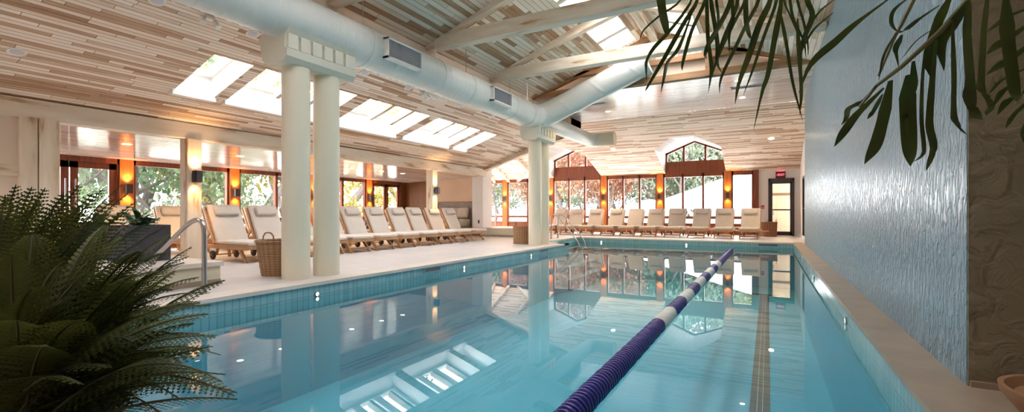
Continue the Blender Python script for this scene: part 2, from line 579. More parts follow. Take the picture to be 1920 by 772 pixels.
# floor pieces round the pool
PX0, PX1, PY0, PY1 = -4.8, .63, .85, 15.1
RX, RY = -5.75, 11.9                           # recess with steps at the far corner
fl = MB()
def slab(x0, x1, y0, y1):
    fl.box((x0, y0, -.12), (x1, y1, 0))
slab(XG - .1, PX0 - .02, YN, RY - .02)
slab(XG - .1, RX - .02, RY - .02, PY1 + .02)
slab(XG - .1, 1.2, PY1 + .02, YF + .1)
slab(PX0 - .02, PX1 + .02, YN, PY0 - .02)
slab(PX1 + .02, 3.3, YN, PY1 + .02)
struct(fl, 'floor', 'floor')

# coping stones
cp = MB()
def cope(x0, x1, y0, y1, mb): mb.box((x0, y0, -.035), (x1, y1, .006))
cope(PX0 - .3, PX0 + .02, PY0, RY, cp)
cope(RX, PX0 + .02, RY - .3, RY + .02, cp)
cope(RX - .3, RX + .02, RY - .3, PY1, cp)
cope(RX - .3, PX1, PY1 - .02, PY1 + .3, cp)
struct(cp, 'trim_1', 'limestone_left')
cp = MB()
cope(PX1 - .02, XR, PY0 - .3, PY1 + .3, cp)
cope(-6.5, PX1, PY0 - .3, PY0 + .02, cp)
cope(XR, 3.3, YN, 3.05, cp)
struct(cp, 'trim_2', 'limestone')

# pool shell
outline = [(PX0, PY0), (PX1, PY0), (PX1, PY1), (RX, PY1), (RX, RY), (PX0, RY)]
ZB, ZW = -1.3, -.17
tb, bb = {'X': MB(), 'Y': MB()}, MB()
for i, a in enumerate(outline):
    b = outline[(i + 1) % 6]
    ax = 'Y' if abs(a[0] - b[0]) < 1e-6 else 'X'
    tb[ax].add([(*a, -.03), (*b, -.03), (*b, -.34), (*a, -.34)], [(0, 1, 2, 3)])
    bb.add([(*a, -.34), (*b, -.34), (*b, ZB), (*a, ZB)], [(0, 1, 2, 3)])
bb.add([(x, y, ZB) for x, y in outline], [tuple(range(6))])
struct(tb['Y'], 'trim_3', 'tile_y')
struct(tb['X'], 'trim_4', 'tile_x')
struct(bb, 'floor_pool_basin', 'basin')
# entry steps in the recess
st = MB()
for k in range(3):
    st.box((RX + .02, RY + .04, ZB), (RX + .35 * (3 - k), PY1 - .02, -.45 - .28 * (2 - k) if k else -1.01))
struct(st, 'floor_pool_steps', 'basin')
ll = MB().box((-.18, PY0 + 1.0, ZB), (.02, PY1 - 1.2, ZB + .008))
ll.box((-.48, PY1 - 1.4, ZB), (.32, PY1 - 1.2, ZB + .008))
struct(ll, 'floor_lane_marking', 'lane')
l2 = MB()
for x in (-.107, -.053):
    l2.box((x - .003, PY0 + 1, ZB + .008), (x + .003, PY1 - 1.4, ZB + .011))
struct(l2, 'floor_lane_marking_lines', 'lane_line')
w = MB().add([(x, y, ZW) for x, y in outline], [tuple(range(6))])
struct(w, 'water', 'water', fix=False)

# skimmer mouths in the tile band
for (p, ax, lab) in (((PX0 + .004, 6.0), 'Y', 'dark skimmer slot in the tile band beside the paired columns by the baskets'),
                     ((PX0 + .004, 10.3), 'Y', 'dark skimmer slot in the tile band before the far column pair'),
                     ((.0, PY1 - .004), 'X', 'dark skimmer slot in the far tile band below the exit door')):
    fr, ho = MB(), MB()
    if ax == 'Y':
        x, y = p
        for z in (-.045, -.115): fr.box((x, y - .21, z - .006), (x + .012, y + .21, z + .006))
        for q in (-.21, .2): fr.box((x, y + q, -.12), (x + .012, y + q + .01, -.04))
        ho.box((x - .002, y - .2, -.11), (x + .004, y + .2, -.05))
    else:
        x, y = p
        for z in (-.045, -.115): fr.box((x - .25, y - .012, z - .006), (x + .25, y, z + .006))
        for q in (-.25, .24): fr.box((x + q, y - .012, -.12), (x + q + .01, y, -.04))
        ho.box((x - .24, y - .004, -.11), (x + .24, y + .002, -.05))
    o = tag(fr.build('skimmer', 'tile_y'), lab, 'pool fitting', 'skimmer slots')
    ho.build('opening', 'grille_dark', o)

# ceilings
def grid_plane(xs, ys, holes, zfun):
    m = MB()
    for i in range(len(xs) - 1):
        for j in range(len(ys) - 1):
            x, y = (xs[i] + xs[i + 1]) / 2, (ys[j] + ys[j + 1]) / 2
            if any(h[0] < x < h[1] and h[2] < y < h[3] for h in holes): continue
            m.add([(xs[i], ys[j], zfun(xs[i])), (xs[i + 1], ys[j], zfun(xs[i + 1])), (xs[i + 1], ys[j + 1], zfun(xs[i + 1])), (xs[i], ys[j + 1], zfun(xs[i]))], [(0, 1, 2, 3)])
    return m
SKX0, SKX1 = -7.94, -6.8
SKY = [(-2.2, -.5, 2), (-.3, 1.4, 2), (3.68, 4.25, 0), (4.45, 6.27, 2), (6.6, 8.42, 2), (8.7, 10.55, 2), (10.78, 11.42, 0)]  # leading pair lies out of view, added to light the near end
holes = [(SKX0, SKX1, a, b) for a, b, _ in SKY]
ys = [YN] + [q for a, b, _ in SKY for q in (a, b)] + [YE]
struct(grid_plane([XB - .15, SKX0, SKX1, XU], ys, holes, zl), 'ceiling_side_slope', 'plank_y')
# skylight shafts
DZ = .42
for k, (a, b, nb) in enumerate(SKY):
    sh = MB()
    z0, z1 = zl(SKX0), zl(SKX1)
    lo = [(SKX0, a, z0), (SKX1, a, z1), (SKX1, b, z1), (SKX0, b, z0)]
    for i in range(4):
        p, q = lo[i], lo[(i + 1) % 4]
        sh.add([p, q, (q[0], q[1], q[2] + DZ), (p[0], p[1], p[2] + DZ)], [(0, 1, 2, 3)])
    sh.box((SKX0 - .05, a - .03, z0 - .045), (SKX0 + .09, b + .03, z0 + .03))      # shade housing along the low edge
    o = struct(sh, 'window_%d' % (20 + k), 'white')
    n = nb + 1
    wv = (b - a) / n
    fr, gl = MB(), MB()
    def rp(x, y, dz): return (x, y, zl(x) + dz)
    for i in range(n):
        y0, y1 = a + i * wv, a + (i + 1) * wv
        for (p, q) in (((SKX0 + .03, y0 + .05), (SKX1 - .03, y0 + .05)), ((SKX0 + .03, y1 - .05), (SKX1 - .03, y1 - .05)),
                       ((SKX0 + .04, y0), (SKX0 + .04, y1)), ((SKX1 - .04, y0), (SKX1 - .04, y1))):
            fr.bar(rp(*p, DZ - .04), rp(*q, DZ - .04), .1, .09)
        P = MB().add([rp(SKX0 + .05, y0 + .06, DZ - .02), rp(SKX1 - .05, y0 + .06, DZ - .02), rp(SKX1 - .05, y1 - .06, DZ - .02), rp(SKX0 + .05, y1 - .06, DZ - .02)], [(0, 1, 2, 3)])
        P.build('pane', 'glass_roof', o)
    fr.build('frame', 'white', o)
    for i in range(nb):
        y = a + (i + 1) * wv
        MB().bar(rp(-7.45, y, .03), rp(SKX1 + .02, y, .03), .075, .13).build('rafter', 'timber_x', o)

# far slope with two dormer openings
DORM = [(-7.43, 30), (-2.53, 33)]
def dorm_hole(xc): return [(xc - 1.1, YF), (xc - 1.1, 17.3), (xc - .35, 16.4), (xc + .35, 16.4), (xc + 1.12, 17.3), (xc + 1.12, YF)]
poly = [(XG - .1, YF)]
for xc, _ in DORM: poly += dorm_hole(xc)
poly += [(1.05, YF), (1.05, 14.9), (XG - .1, 14.9)]
fs_ = MB().add([(x, y, zf(y)) for x, y in poly], [tuple(range(len(poly)))])
struct(fs_, 'ceiling_far_slope', 'plank_x', fix=False)
flc = MB().add([(XU - .02, 11.3, ZS), (1.05, 11.3, ZS), (1.05, 14.9, ZS), (XU - .02, 14.9, ZS)], [(0, 1, 2, 3)])
struct(flc, 'ceiling_flat', 'plank_gloss_x')
flc = MB().add([(XG - .1, YE, zf(14.9)), (XU - .02, YE, zf(14.9)), (XU - .02, 14.9, zf(14.9)), (XG - .1, 14.9, zf(14.9))], [(0, 1, 2, 3)])
flc.add([(XR, YN, ZS), (3.3, YN, ZS), (3.3, 3.2, ZS), (XR, 3.2, ZS)], [(0, 1, 2, 3)])
struct(flc, 'ceiling_corner', 'plank_x')
so = MB().add([(XG - .1, YN, 2.03), (XB - .1, YN, 2.13), (XB - .1, 14.3, 2.13), (XG - .1, 14.3, 2.03)], [(0, 1, 2, 3)])
struct(so, 'ceiling_aisle', 'plank_gloss_y')
# dormer linings
for xc, k in DORM:
    h = dorm_hole(xc)
    gz = [(xc - 1.1, 3.22), (xc, 3.67), (xc + 1.12, 3.2)]
    p = [(x, y, zf(y)) for x, y in h]
    g0, g1, g2 = [(x, YF, z) for x, z in gz]
    d = MB()
    d.add([p[0], p[1], g0], [(0, 1, 2)])
    d.add([p[1], p[2], g1, g0], [(0, 1, 2, 3)])
    d.add([p[2], p[3], g1], [(0, 1, 2)])
    d.add([p[3], p[4], g2, g1], [(0, 1, 2, 3)])
    d.add([p[4], p[5], g2], [(0, 1, 2)])
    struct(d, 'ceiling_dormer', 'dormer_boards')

# upper roof over the pool
UH = [(-3.4, -2.75, .3, 2.1), (-3.4, -2.75, 2.5, 4.3), (-3.4, -2.75, 6.95, 8.75), (-3.4, -2.75, 9.3, 11.0)]  # the nearer pair, mirrored below, are unseen skylights added to brighten the near room
xs = [XU, -3.4, -2.75, XRIDGE]
ysr = [YN, -2.0, -.2, .3, 2.1, 2.5, 4.3, 6.95, 8.75, 9.3, 11.0, 11.3]
rf = grid_plane(xs, ysr, UH, zr)
UR = [(-1.95, -1.3, a, b) for _, _, a, b in UH]
r2 = grid_plane([XRIDGE, -1.95, -1.3, XR], ysr, UR, zr)
rf.add(r2.v, r2.f)
struct(rf, 'ceiling_upper_roof', 'plank_roof')
for k, (x0, x1, y0, y1) in enumerate(UH + UR):
    m = MB()
    lo = [(x0, y0, zr(x0)), (x1, y0, zr(x1)), (x1, y1, zr(x1)), (x0, y1, zr(x0))]
    for i in range(4):
        p, q = lo[i], lo[(i + 1) % 4]
        m.add([p, q, (q[0], q[1], q[2] + .25), (p[0], p[1], p[2] + .25)], [(0, 1, 2, 3)])
    o = struct(m, 'window_%d' % (40 + k), 'white')
    ym = (y0 + y1) / 2
    MB().bar((x0, ym, zr(x0) + .04), (x1, ym, zr(x1) + .04), .14, .14).build('rafter', 'timber_x', o)
    g = MB().add([(p[0], p[1], p[2] + .22) for p in lo], [(0, 1, 2, 3)])
    g.build('pane', 'glass_roof', o)

# walls
W = MB().add([(XU, YN, zl(XU) - .02), (XU, 14.9, zl(XU) - .02), (XU, 14.9, ZS + .02), (XU, YN, ZS + .02)], [(0, 1, 2, 3)])
struct(W, 'wall_upper_left', 'plaster')
W = MB().box((XR, 3.06, 0), (XR + .3, 14.5, ZS))
struct(W, 'wall_right', 'blue_wall')
W = MB().box((XR + .004, 3.05, 0), (3.3, 3.2, ZS + .3))
struct(W, 'wall_right_end', 'khaki_wall')
W = MB().box((XR + .01, 3.035, 0), (3.3, 3.05, .035))
struct(W, 'baseboard_right', 'limestone')
W = MB().box((3.3, YN, 0), (3.4, 3.2, ZS)).box((XG, YN - .1, 0), (3.4, YN, 5.3))
struct(W, 'wall_near', 'plaster')
W = MB()
W.box((1.0, 14.5, 0), (1.15, 17.1, 4.0)).box((1.0, 18.2, 0), (1.15, YF + .1, 4.0)).box((1.0, 17.1, 2.02), (1.15, 18.2, 4.0))
W.box((XR, 14.5, 0), (1.05, 14.51, ZS))
struct(W, 'wall_right_far', 'plaster_white')
# gable above the flat ceiling
G = MB().add([(XU, 11.3, ZS - .02), (XR, 11.3, ZS - .02), (XRIDGE, 11.3, zr(XRIDGE))], [(0, 1, 2)])
struct(G, 'wall_gable', 'plaster')
zc = 4.42
G = MB()
xa, xb = XU + (zc - ZS) / .37, XR - (zc - ZS) / .37
G.prism([(xa, zc), (xb, zc), (XRIDGE, zr(XRIDGE))], 11.27, 'Y', 11.3)
struct(G, 'wall_gable_boards', 'board_v')
G = MB()
G.bar((XU, 11.24, ZS + .07), (XR, 11.24, ZS + .07), .1, .14)
G.bar((xa - .2, 11.22, zc - .05), (xb + .2, 11.22, zc - .05), .12, .12)
G.bar((XU, 11.22, ZS + .03), (XRIDGE, 11.22, zr(XRIDGE) - .06), .12, .14)
G.bar((XR, 11.22, ZS + .03), (XRIDGE, 11.22, zr(XRIDGE) - .06), .12, .14)
for x in (XRIDGE - .6, XRIDGE + 1.2): G.bar((x, 11.22, ZS), (x, 11.22, zc), .16, .1, up=(0, 1, 0))
struct(G, 'trim_5', 'timber_raw')
# closing wall above the end of the side slope, end wall of the aisle
W = MB().prism([(XB - .2, 2.2), (XB - .2, zf(14.9)), (XU, zf(14.9)), (XU, zl(XU))], YE + .1, 'Y', YE)
W.box((XU - .1, YE, zl(XU)), (XU, 14.9, zf(14.9)))
struct(W, 'wall_slope_end', 'plank_x')
W = MB().box((-11.2, 14.2, 0), (-9.3, 14.35, 4.0))
struct(W, 'wall_alcove', 'plaster_lamplit')
W = MB().box((XG, 14.2, 0), (-11.2, 14.35, 4.0))
struct(W, 'wall_panelled', 'panel_wood')
W = MB().box((-9.3, 13.9, .3), (-8.85, 14.5, 2.42))
struct(W, 'wall_pillar', 'plaster_white')
W = MB().box((-11.0, 14.13, .3), (-9.42, 14.2, 1.22))
struct(W, 'trim_6', 'wainscot')
W = MB()
for z in (1.22,): W.box((-11.02, 14.11, z), (-9.4, 14.2, z + .03))
for x in (-11.02, -9.43): W.box((x, 14.11, .3), (x + .03, 14.2, 1.22))
struct(W, 'trim_7', 'panel_wood')
# side wall at the near end of the aisle
W = MB().box((XB - .1, YN, 0), (XB + .06, 2.28, 2.2))
struct(W, 'wall_left', 'plaster')
W = MB().box((XB + .06, YN, 1.34), (XB + .09, 2.26, 1.5))
struct(W, 'trim_8', 'timber_y')
W = MB().box((XB - .12, 2.24, 0), (XB + .12, 2.42, 2.14)).box((XB - .1, 2.43, 0), (XB + .14, 2.64, 2.14))
struct(W, 'trim_9', 'timber_z')
# outer walls beyond the windows' ends
W = MB().box((XG - .15, YN, 0), (XG, 3.0, 2.1)).box((XG - .15, YN, 2.1), (XG, 14.3, 4.2)).box((XG - .15, 14.2, 2.3), (XG, YF, 4.2)).box((XG - .15, 13.95, 0), (XG, 14.6, 2.1))
struct(W, 'wall_glazed_side', 'panel_wood')
W = MB().box((-.30, YF, 0), (.01, YF + .12, 2.45)).box((.83, YF, 0), (1.0, YF + .12, 2.45)).box((.01, YF, 2.06), (.83, YF + .12, 2.45))
struct(W, 'wall_back_white', 'plaster_white')
W = MB().box((.78, YF - .02, 0), (1.0, YF, .1)).box((-.3, YF - .02, 0), (0, YF, .1)).box((.98, 14.5, 0), (1.0, YF, .1))
struct(W, 'baseboard_back', 'white')

# ------------------------------------------------------------------ window walls
def wall_pt(axis, s, d, z):
    """s along the wall, d into the room"""
    return (s, YF - d, z) if axis == 'far' else (XG + d, s, z)
def wbox(mb, axis, s0, s1, d0, d1, z0, z1):
    a, b = wall_pt(axis, s0, d0, z0), wall_pt(axis, s1, d1, z1)
    mb.box([min(p, q) for p, q in zip(a, b)], [max(p, q) for p, q in zip(a, b)])
def pane(parent, axis, s0, s1, z0, z1, d=-.02):
    MB().add([wall_pt(axis, s0, d, z0), wall_pt(axis, s1, d, z0), wall_pt(axis, s1, d, z1), wall_pt(axis, s0, d, z1)], [(0, 1, 2, 3)]).build('pane', 'glass', parent)

def window(num, axis, s0, s1, n, ztop, zhead, zsill=.36, zrail=(.60, .70)):
    m = MB()
    fw = .055
    wbox(m, axis, s0, s0 + fw, -.06, .05, zsill, zhead)
    wbox(m, axis, s1 - fw, s1, -.06, .05, zsill, zhead)
    wv = (s1 - s0) / n
    for i in range(1, n):
        wbox(m, axis, s0 + i * wv - .04, s0 + i * wv + .04, -.06, .05, zsill, zhead)
    wbox(m, axis, s0, s1, -.06, .05, ztop, zhead)
    wbox(m, axis, s0, s1, -.055, .045, zrail[0], zrail[1])
    wbox(m, axis, s0, s1, -.06, .07, zsill, zsill + .06)
    o = struct(m, 'window_%d' % num, 'cedar_dark', bevel=.004, segs=1)
    for i in range(n):
        a, b = s0 + i * wv + .03, s0 + (i + 1) * wv - .03
        pane(o, axis, a, b, zsill + .05, zrail[0] + .01)
        pane(o, axis, a, b, zrail[1] - .01, ztop + .01)
    return o

far_posts = [-11.1, -8.7, -6.2, -3.85, -1.34]
left_posts = [4.95, 7.36, 9.86, 12.2]
PW = .13
FZT, FZH = 2.26, 2.42
window(1, 'far', -12.65, -11.1 - PW, 2, FZT, FZH, .36)
for i in range(4):
    window(2 + i, 'far', far_posts[i] + PW, far_posts[i + 1] - PW, 2 if i == 0 else 3, FZT, FZH)
window(6, 'far', -1.34 + PW, -.48, 1, FZT, FZH)
for i in range(3):
    window(7 + i, 'left', left_posts[i] + PW, left_posts[i + 1] - PW, 2, 1.92, 2.06)
# knee walls
m = MB()
wbox(m, 'far', -12.7, -11.104 - PW, -.1, 0, 0, .37)
wbox(m, 'far', -1.336 + PW, -.48, -.1, 0, 0, .37)
for i in range(3):
    wbox(m, 'left', left_posts[i] + PW + .004, left_posts[i + 1] - PW - .004, -.1, 0, 0, .37)
for i in range(4):
    a, b = far_posts[i] + PW + .004, far_posts[i + 1] - PW - .004
    wbox(m, 'far', a, b, -.1, 0, 0, .37)
    wbox(m, 'far', a + .05, b - .05, 0, .02, .06, .3)
struct(m, 'wall_window_base', 'cedar_h')
# purple brown end post of the far wall
m = MB()
wbox(m, 'far', -.48, -.30, -.1, .1, 0, 2.45)
struct(m, 'trim_10', 'cedar_dark')
# head beam above the far windows between dormers
m = MB()
wbox(m, 'far', -12.7, -.3, -.12, -.01, 2.28, 2.6)
struct(m, 'trim_11', 'cedar_h')
m = MB()
wbox(m, 'left', 2.9, 14.2, -.1, .03, 2.0, 2.1)
struct(m, 'trim_12', 'cedar_h')
# dormer gables: spandrel and three peaked lights
for (xc, k) in DORM:
    m = MB()
    x0, x1 = xc - 1.1, xc + 1.12
    m.box((x0, YF - .06, 2.4), (x1, YF + .06, 2.84))
    m.box((x0, YF - .07, 2.80), (x1, YF + .06, 2.88))
    def rz(x): return 3.67 - .41 * abs(x - xc)
    for x in (x0 + .04, xc - .4, xc + .4, x1 - .04):
        m.box((x - .04, YF - .06, 2.84), (x + .04, YF + .06, rz(x)))
    m.bar((x0, YF, rz(x0) - .03), (xc, YF, rz(xc) - .03), .12, .09)
    m.bar((xc, YF, rz(xc) - .03), (x1, YF, rz(x1) - .03), .12, .09)
    o = struct(m, 'window_%d' % k, 'cedar_dark')
    for a, b in ((x0 + .06, xc - .38), (xc - .38, xc), (xc, xc + .38), (xc + .38, x1 - .06)):
        if b == xc or a == xc: pass
        MB().add([(a, YF, 2.86), (b, YF, 2.86), (b, YF, rz(b) - .04), (a, YF, rz(a) - .04)], [(0, 1, 2, 3)]).build('pane', 'glass', o)

# cedar posts between windows
def cedar_post(axis, s, z, label, w=PW):
    m = MB()
    wbox(m, axis, s - w, s + w, -.08, .09, 0, z)
    m2 = m.build('cedar_post', 'cedar', bevel=.006)
    return tag(m2, label, 'post', 'cedar posts between the windows')
for i, s in enumerate(far_posts):
    cedar_post('far', s, 2.44, 'orange cedar post in the far window wall, %s from the exit door' % ORD[4 - i])
for i, s in enumerate(left_posts):
    cedar_post('left', s, 2.04, 'orange cedar post in the side window wall, %s from the glazed terrace doors' % ORD[i])

# glazed doors
def glazed_door(num, axis, leaves, zt, mat='cedar_dark', fw=.09, handles=(), zb=.0):
    m = MB()
    a0, b0 = leaves[0][0] - .06, leaves[-1][1] + .06
    wbox(m, axis, a0, a0 + .06, -.08, .06, 0, zt + .12)
    wbox(m, axis, b0 - .06, b0, -.08, .06, 0, zt + .12)
    wbox(m, axis, a0, b0, -.08, .06, zt, zt + .12)
    o = struct(m, 'door_%d' % num, mat)
    for i, (a, b) in enumerate(leaves):
        l = MB()
        for (p, q) in ((a, a + fw), (b - fw, b)): wbox(l, axis, p, q, -.04, .02, .01, zt)
        wbox(l, axis, a, b, -.04, .02, zt - fw, zt)
        wbox(l, axis, a, b, -.04, .02, .01, .01 + fw * 2)
        lf = l.build('leaf', mat, o)
        pane(lf, axis, a + fw - .01, b - fw + .01, fw * 2, zt - fw + .01, -.01)
        if i < len(handles):
            h = handles[i]
            t = MB().tube([wall_pt(axis, h, .08, .75), wall_pt(axis, h, .08, 1.55)], .014)
            for z in (.8, 1.5): t.tube([wall_pt(axis, h, .02, z), wall_pt(axis, h, .08, z)], .01, 8)
            t.build('pull_handle', 'steel', lf)
    return o
glazed_door(2, 'left', [(3.06, 3.98), (4.0, 4.78)], 1.92, fw=.13, handles=(3.91, 4.07))
glazed_door(3, 'left', [(12.4, 13.1), (13.12, 13.82)], 1.92, fw=.1)
# exit door with room behind
o = glazed_door(1, 'far', [(.07, .77)], 1.97, mat='dark_metal', fw=.075)
t = MB()
wbox(t, 'far', .10, .74, .03, .06, .92, .97)
t.build('push_bar', 'dark_metal', o)
MB().tube([wall_pt('far', .17, .03, .75), wall_pt('far', .17, .09, .78), wall_pt('far', .17, .09, .92), wall_pt('far', .17, .03, .95)], .012).build('pull_handle', 'steel', o)
m = MB().box((-.5, 21.2, 0), (1.6, 21.3, 2.5)).box((-.5, YF + .12, -.1), (1.6, 21.3, 0)).box((-.5, YF + .12, 0), (-.4, 21.2, 2.5)).box((1.5, YF + .12, 0), (1.6, 21.2, 2.5)).box((-.5, YF + .12, 2.5), (1.6, 21.3, 2.6))
struct(m, 'wall_changing_room', 'beige_tile')
m = MB().box((-.4, 21.18, 1.52), (1.5, 21.2, 1.62))
struct(m, 'trim_13', 'brown_tile')
# dark doorway in the far part of the right wall
m = MB().box((1.0, 17.1, 0), (1.12, 17.18, 2.02)).box((1.0, 18.12, 0), (1.12, 18.2, 2.02)).box((1.0, 17.1, 1.94), (1.12, 18.2, 2.02)).box((1.06, 17.18, 0), (1.1, 18.12, 1.94))
d = struct(m, 'door_4', 'dark_metal')
MB().tube([(1.05, 17.28, .98), (.99, 17.28, .98), (.99, 17.4, .98)], .012).build('door_handle', 'steel', d)

# ------------------------------------------------------------------ timber
m = MB().box((XB - .14, YN, 2.12), (XB + .1, YE, 2.39))
tag(m.build('eave_beam', 'timber_y', bevel=.01), 'long whitewashed beam on posts below the sloping side ceiling', 'beam')
m = MB().bar((-9.4, YE - .08, zl(-9.2) - .02), (XU, YE - .08, zl(XU) - .09), .2, .22)
tag(m.build('rake_beam', 'timber_x', bevel=.01), 'sloping whitewashed beam rising from the white pillar to the duct', 'beam')
for i, (p, q) in enumerate((((-11.08, 17.4), (-11.7, 19.45)), ((-10.65, 17.2), (-10.89, 19.45)), ((-9.25, 17.2), (-9.35, 18.5)), ((-9.35, 18.5), (-10.42, 19.45)))):
    m = MB().bar((p[0], p[1], zf(p[1]) - .06), (q[0], q[1], zf(q[1]) - .06), .11, .13)
    tag(m.build('ceiling_rafter', 'timber_x', bevel=.006), 'short whitewashed rafter over the corner windows, %s from the pillar' % ORD[i], 'rafter', 'corner rafters')
for y, lab in ((4.4, 'whitewashed timber post nearest the charcoal planters, carrying a wall lamp'), (11.05, 'whitewashed timber post among the last loungers before the alcove')):
    m = MB().box((XB - .12, y - .12, 0), (XB + .12, y + .12, 2.13))
    tag(m.build('timber_post', 'timber_z', bevel=.012), lab, 'post')

# roof trusses
TY = [(4.62, 'first'), (6.82, 'second'), (9.07, 'third')]
for y, od in TY:
    t = empty('roof_truss', (XRIDGE, y, ZS))
    tag(t, 'whitewashed timber roof truss spanning the pool, %s from the camera end' % od, 'truss', 'roof trusses')
    def loc(x, z): return (x - XRIDGE, 0, z - ZS)
    m = MB().bar(loc(XU + .02, 3.95), loc(XR - .02, 3.95), .2, .24)
    m.build('tie_beam', 'timber_x', t, bevel=.012)
    for e, s in ((XU + .1, 1), (XR - .1, -1)):
        m = MB().bar(loc(e, 4.03), loc(XRIDGE, zr(XRIDGE) - .13), .16, .2)
        m.build('rafter', 'timber_x', t, bevel=.01)
m = MB().bar((XRIDGE, YN, zr(XRIDGE) - .1), (XRIDGE, 11.3, zr(XRIDGE) - .1), .16, .22)
tag(m.build('ridge_beam', 'timber_y', bevel=.01), 'whitewashed ridge beam along the top of the roof above the trusses', 'beam')

# ------------------------------------------------------------------ columns
CX = -5.31
for (y, lab) in ((3.88, 'round cream column standing in front of the big wicker basket'), (4.35, 'round cream column beside the one hiding the wicker basket, poolside pair'),
                 (10.86, 'round cream column of the far pair, beside the tan basket'), (11.35, 'round cream column of the far pair, next to the pool steps')):
    c = MB().lathe([(0, 0), (.17, 0), (.17, 2.69), (0, 2.69)], 48)
    o = c.build('column', 'column', loc=(CX, y, 0))
    for p in o.data.polygons:
        if abs(p.normal.z) > .9: p.use_smooth = False
    tag(o, lab, 'column', 'pool columns', 'thing')
for y0, y1, lab in ((3.58, 4.66, 'grooved cream capital on the column pair by the baskets'), (10.56, 11.66, 'grooved cream capital on the far column pair')):
    prof = [(-.17, 2.69), (.17, 2.69), (.23, 2.75), (.245, 2.84), (.20, 2.85), (.20, 3.0), (.26, 3.08), (-.26, 3.08), (-.33, 3.02), (-.285, 2.93), (-.26, 2.8), (-.24, 2.75)]
    o = MB().prism([(CX + x, z) for x, z in prof], y1, 'Y', y0).build('column_capital', 'capital', bevel=.006)
    tag(o, lab, 'capital', 'column capitals')
    n = 5
    for i in range(6):
        a = y0 + .02 + i * (y1 - y0 - .04) / 6
        b = a + (y1 - y0 - .04) / 6 - (.045 if i < 5 else 0)
        MB().box((CX + .19, a, 2.845), (CX + .245, b, 3.02)).build('corbel_block', 'capital', o)

# ------------------------------------------------------------------ ducts
def spiral_tube(path, rad, n=48, pitch=.14, ridge=.006, step=.014):
    """round duct along a polyline with a raised spiral seam"""
    pts, L = [], 0
    path = [Vector(p) for p in path]
    for a, b in zip(path, path[1:]):
        d = (b - a).length
        k = max(1, int(d / step))
        for i in range(k):
            pts.append((a + (b - a) * i / k, L + d * i / k))
        L += d
    pts.append((path[-1], L))
    vs, fs = [], []
    ref = None
    for i, (p, s) in enumerate(pts):
        a = pts[max(0, i - 1)][0]
        b = pts[min(len(pts) - 1, i + 1)][0]
        d = (b - a).normalized()
        if ref is None: ref = Vector((0, 0, 1)); ref = (ref - d * ref.dot(d)).normalized()
        ref = (ref - d * ref.dot(d)).normalized()
        q = d.cross(ref)
        for k in range(n):
            t = 2 * PI * k / n
            ph = (s / pitch - k / n) % 1.0
            rr = rad + (ridge if ph < .08 else 0)
            vs.append(p + (ref * math.cos(t) + q * math.sin(t)) * rr)
    for i in range(len(pts) - 1):
        for k in range(n):
            a, b = i * n + k, i * n + (k + 1) % n
            fs.append((a, b, b + n, a + n))
    m = MB()
    m.add(vs, fs, True)
    for base in (0, (len(pts) - 1) * n):
        m.f.append(tuple(base + k for k in range(n))); m.sm.append(False)
    return m
DX, DZc, DR = -5.26, 3.30, .295
duct = empty('air_duct', (0, 0, 0))
tag(duct, 'large pale round air duct running along the ceiling above the columns', 'duct')
spiral_tube([(DX, -2.9, DZc), (DX, 10.5, DZc)], DR).build('main_run', 'duct', duct)
def arc(p0, p1, p2, n=8):
    p0, p1, p2 = Vector(p0), Vector(p1), Vector(p2)
    return [p0 * (1 - t) ** 2 + p1 * 2 * t * (1 - t) + p2 * t * t for t in [i / n for i in range(n + 1)]]
corner = (DX, 11.0, DZc)
rise = Vector((2.44, 0, .93)).normalized()
el_end = Vector(corner) + rise * .55
spiral_tube(arc((DX, 10.5, DZc), corner, el_end), DR + .004, pitch=.22).build('elbow', 'duct', duct)
rend = Vector(corner) + rise * 3.0
spiral_tube([el_end, rend], DR, pitch=.9).build('rising_run', 'duct', duct)
BR = .215
spiral_tube([(DX + .02, 10.9, DZc - .02), (DX + .02, 14.6, DZc - .02)], BR, pitch=.2).build('far_branch', 'duct', duct)
spiral_tube(arc((DX + .02, 14.6, DZc - .02), (DX + .02, 15.0, DZc - .02), (DX + .42, 15.0, DZc - .02)), BR + .003, pitch=.2).build('branch_elbow', 'duct', duct)
MB().tube([(DX + .42, 15.0, DZc - .02), (DX + .85, 15.0, DZc - .02)], BR + .006, 40).build('branch_outlet', 'column', duct)
for y0, y1 in ((5.1, 5.88), (8.12, 8.9)):
    z0, z1 = 3.14, 3.44
    x0, x1 = DX + .2, DX + .36
    fr = MB()
    for (a, b, c, d) in ((y0, y1, z0, z0 + .025), (y0, y1, z1 - .025, z1), (y0, y0 + .025, z0, z1), (y1 - .025, y1, z0, z1)):
        fr.box((x0, a, c), (x1, b, d))
    r_ = fr.build('air_register', 'white', duct)
    g = MB().box((x1 - .05, y0 + .02, z0 + .02), (x1 - .04, y1 - .02, z1 - .02))
    for i in range(30):
        y = y0 + .03 + i * (y1 - y0 - .06) / 29
        g.box((x1 - .04, y - .004, z0 + .025), (x1 - .015, y + .004, z1 - .025))
    g.build('grille', 'grille', r_)
for y in (4.9, 6.6, 7.55, 9.3, 10.2):
    MB().tube([(DX + .06, y, DZc + DR - .02), (DX + .06, y, zr(DX + .06))], .006, 6).build('hanger_rod', 'steel', duct)
    hb = MB()
    pts = [(DX + math.sin(a) * (DR + .008), y, DZc + math.cos(a) * (DR + .008)) for a in [2 * PI * i / 32 for i in range(33)]]
    hb.tube(pts, .006, 6, caps=False).build('hanger_strap', 'duct', duct)

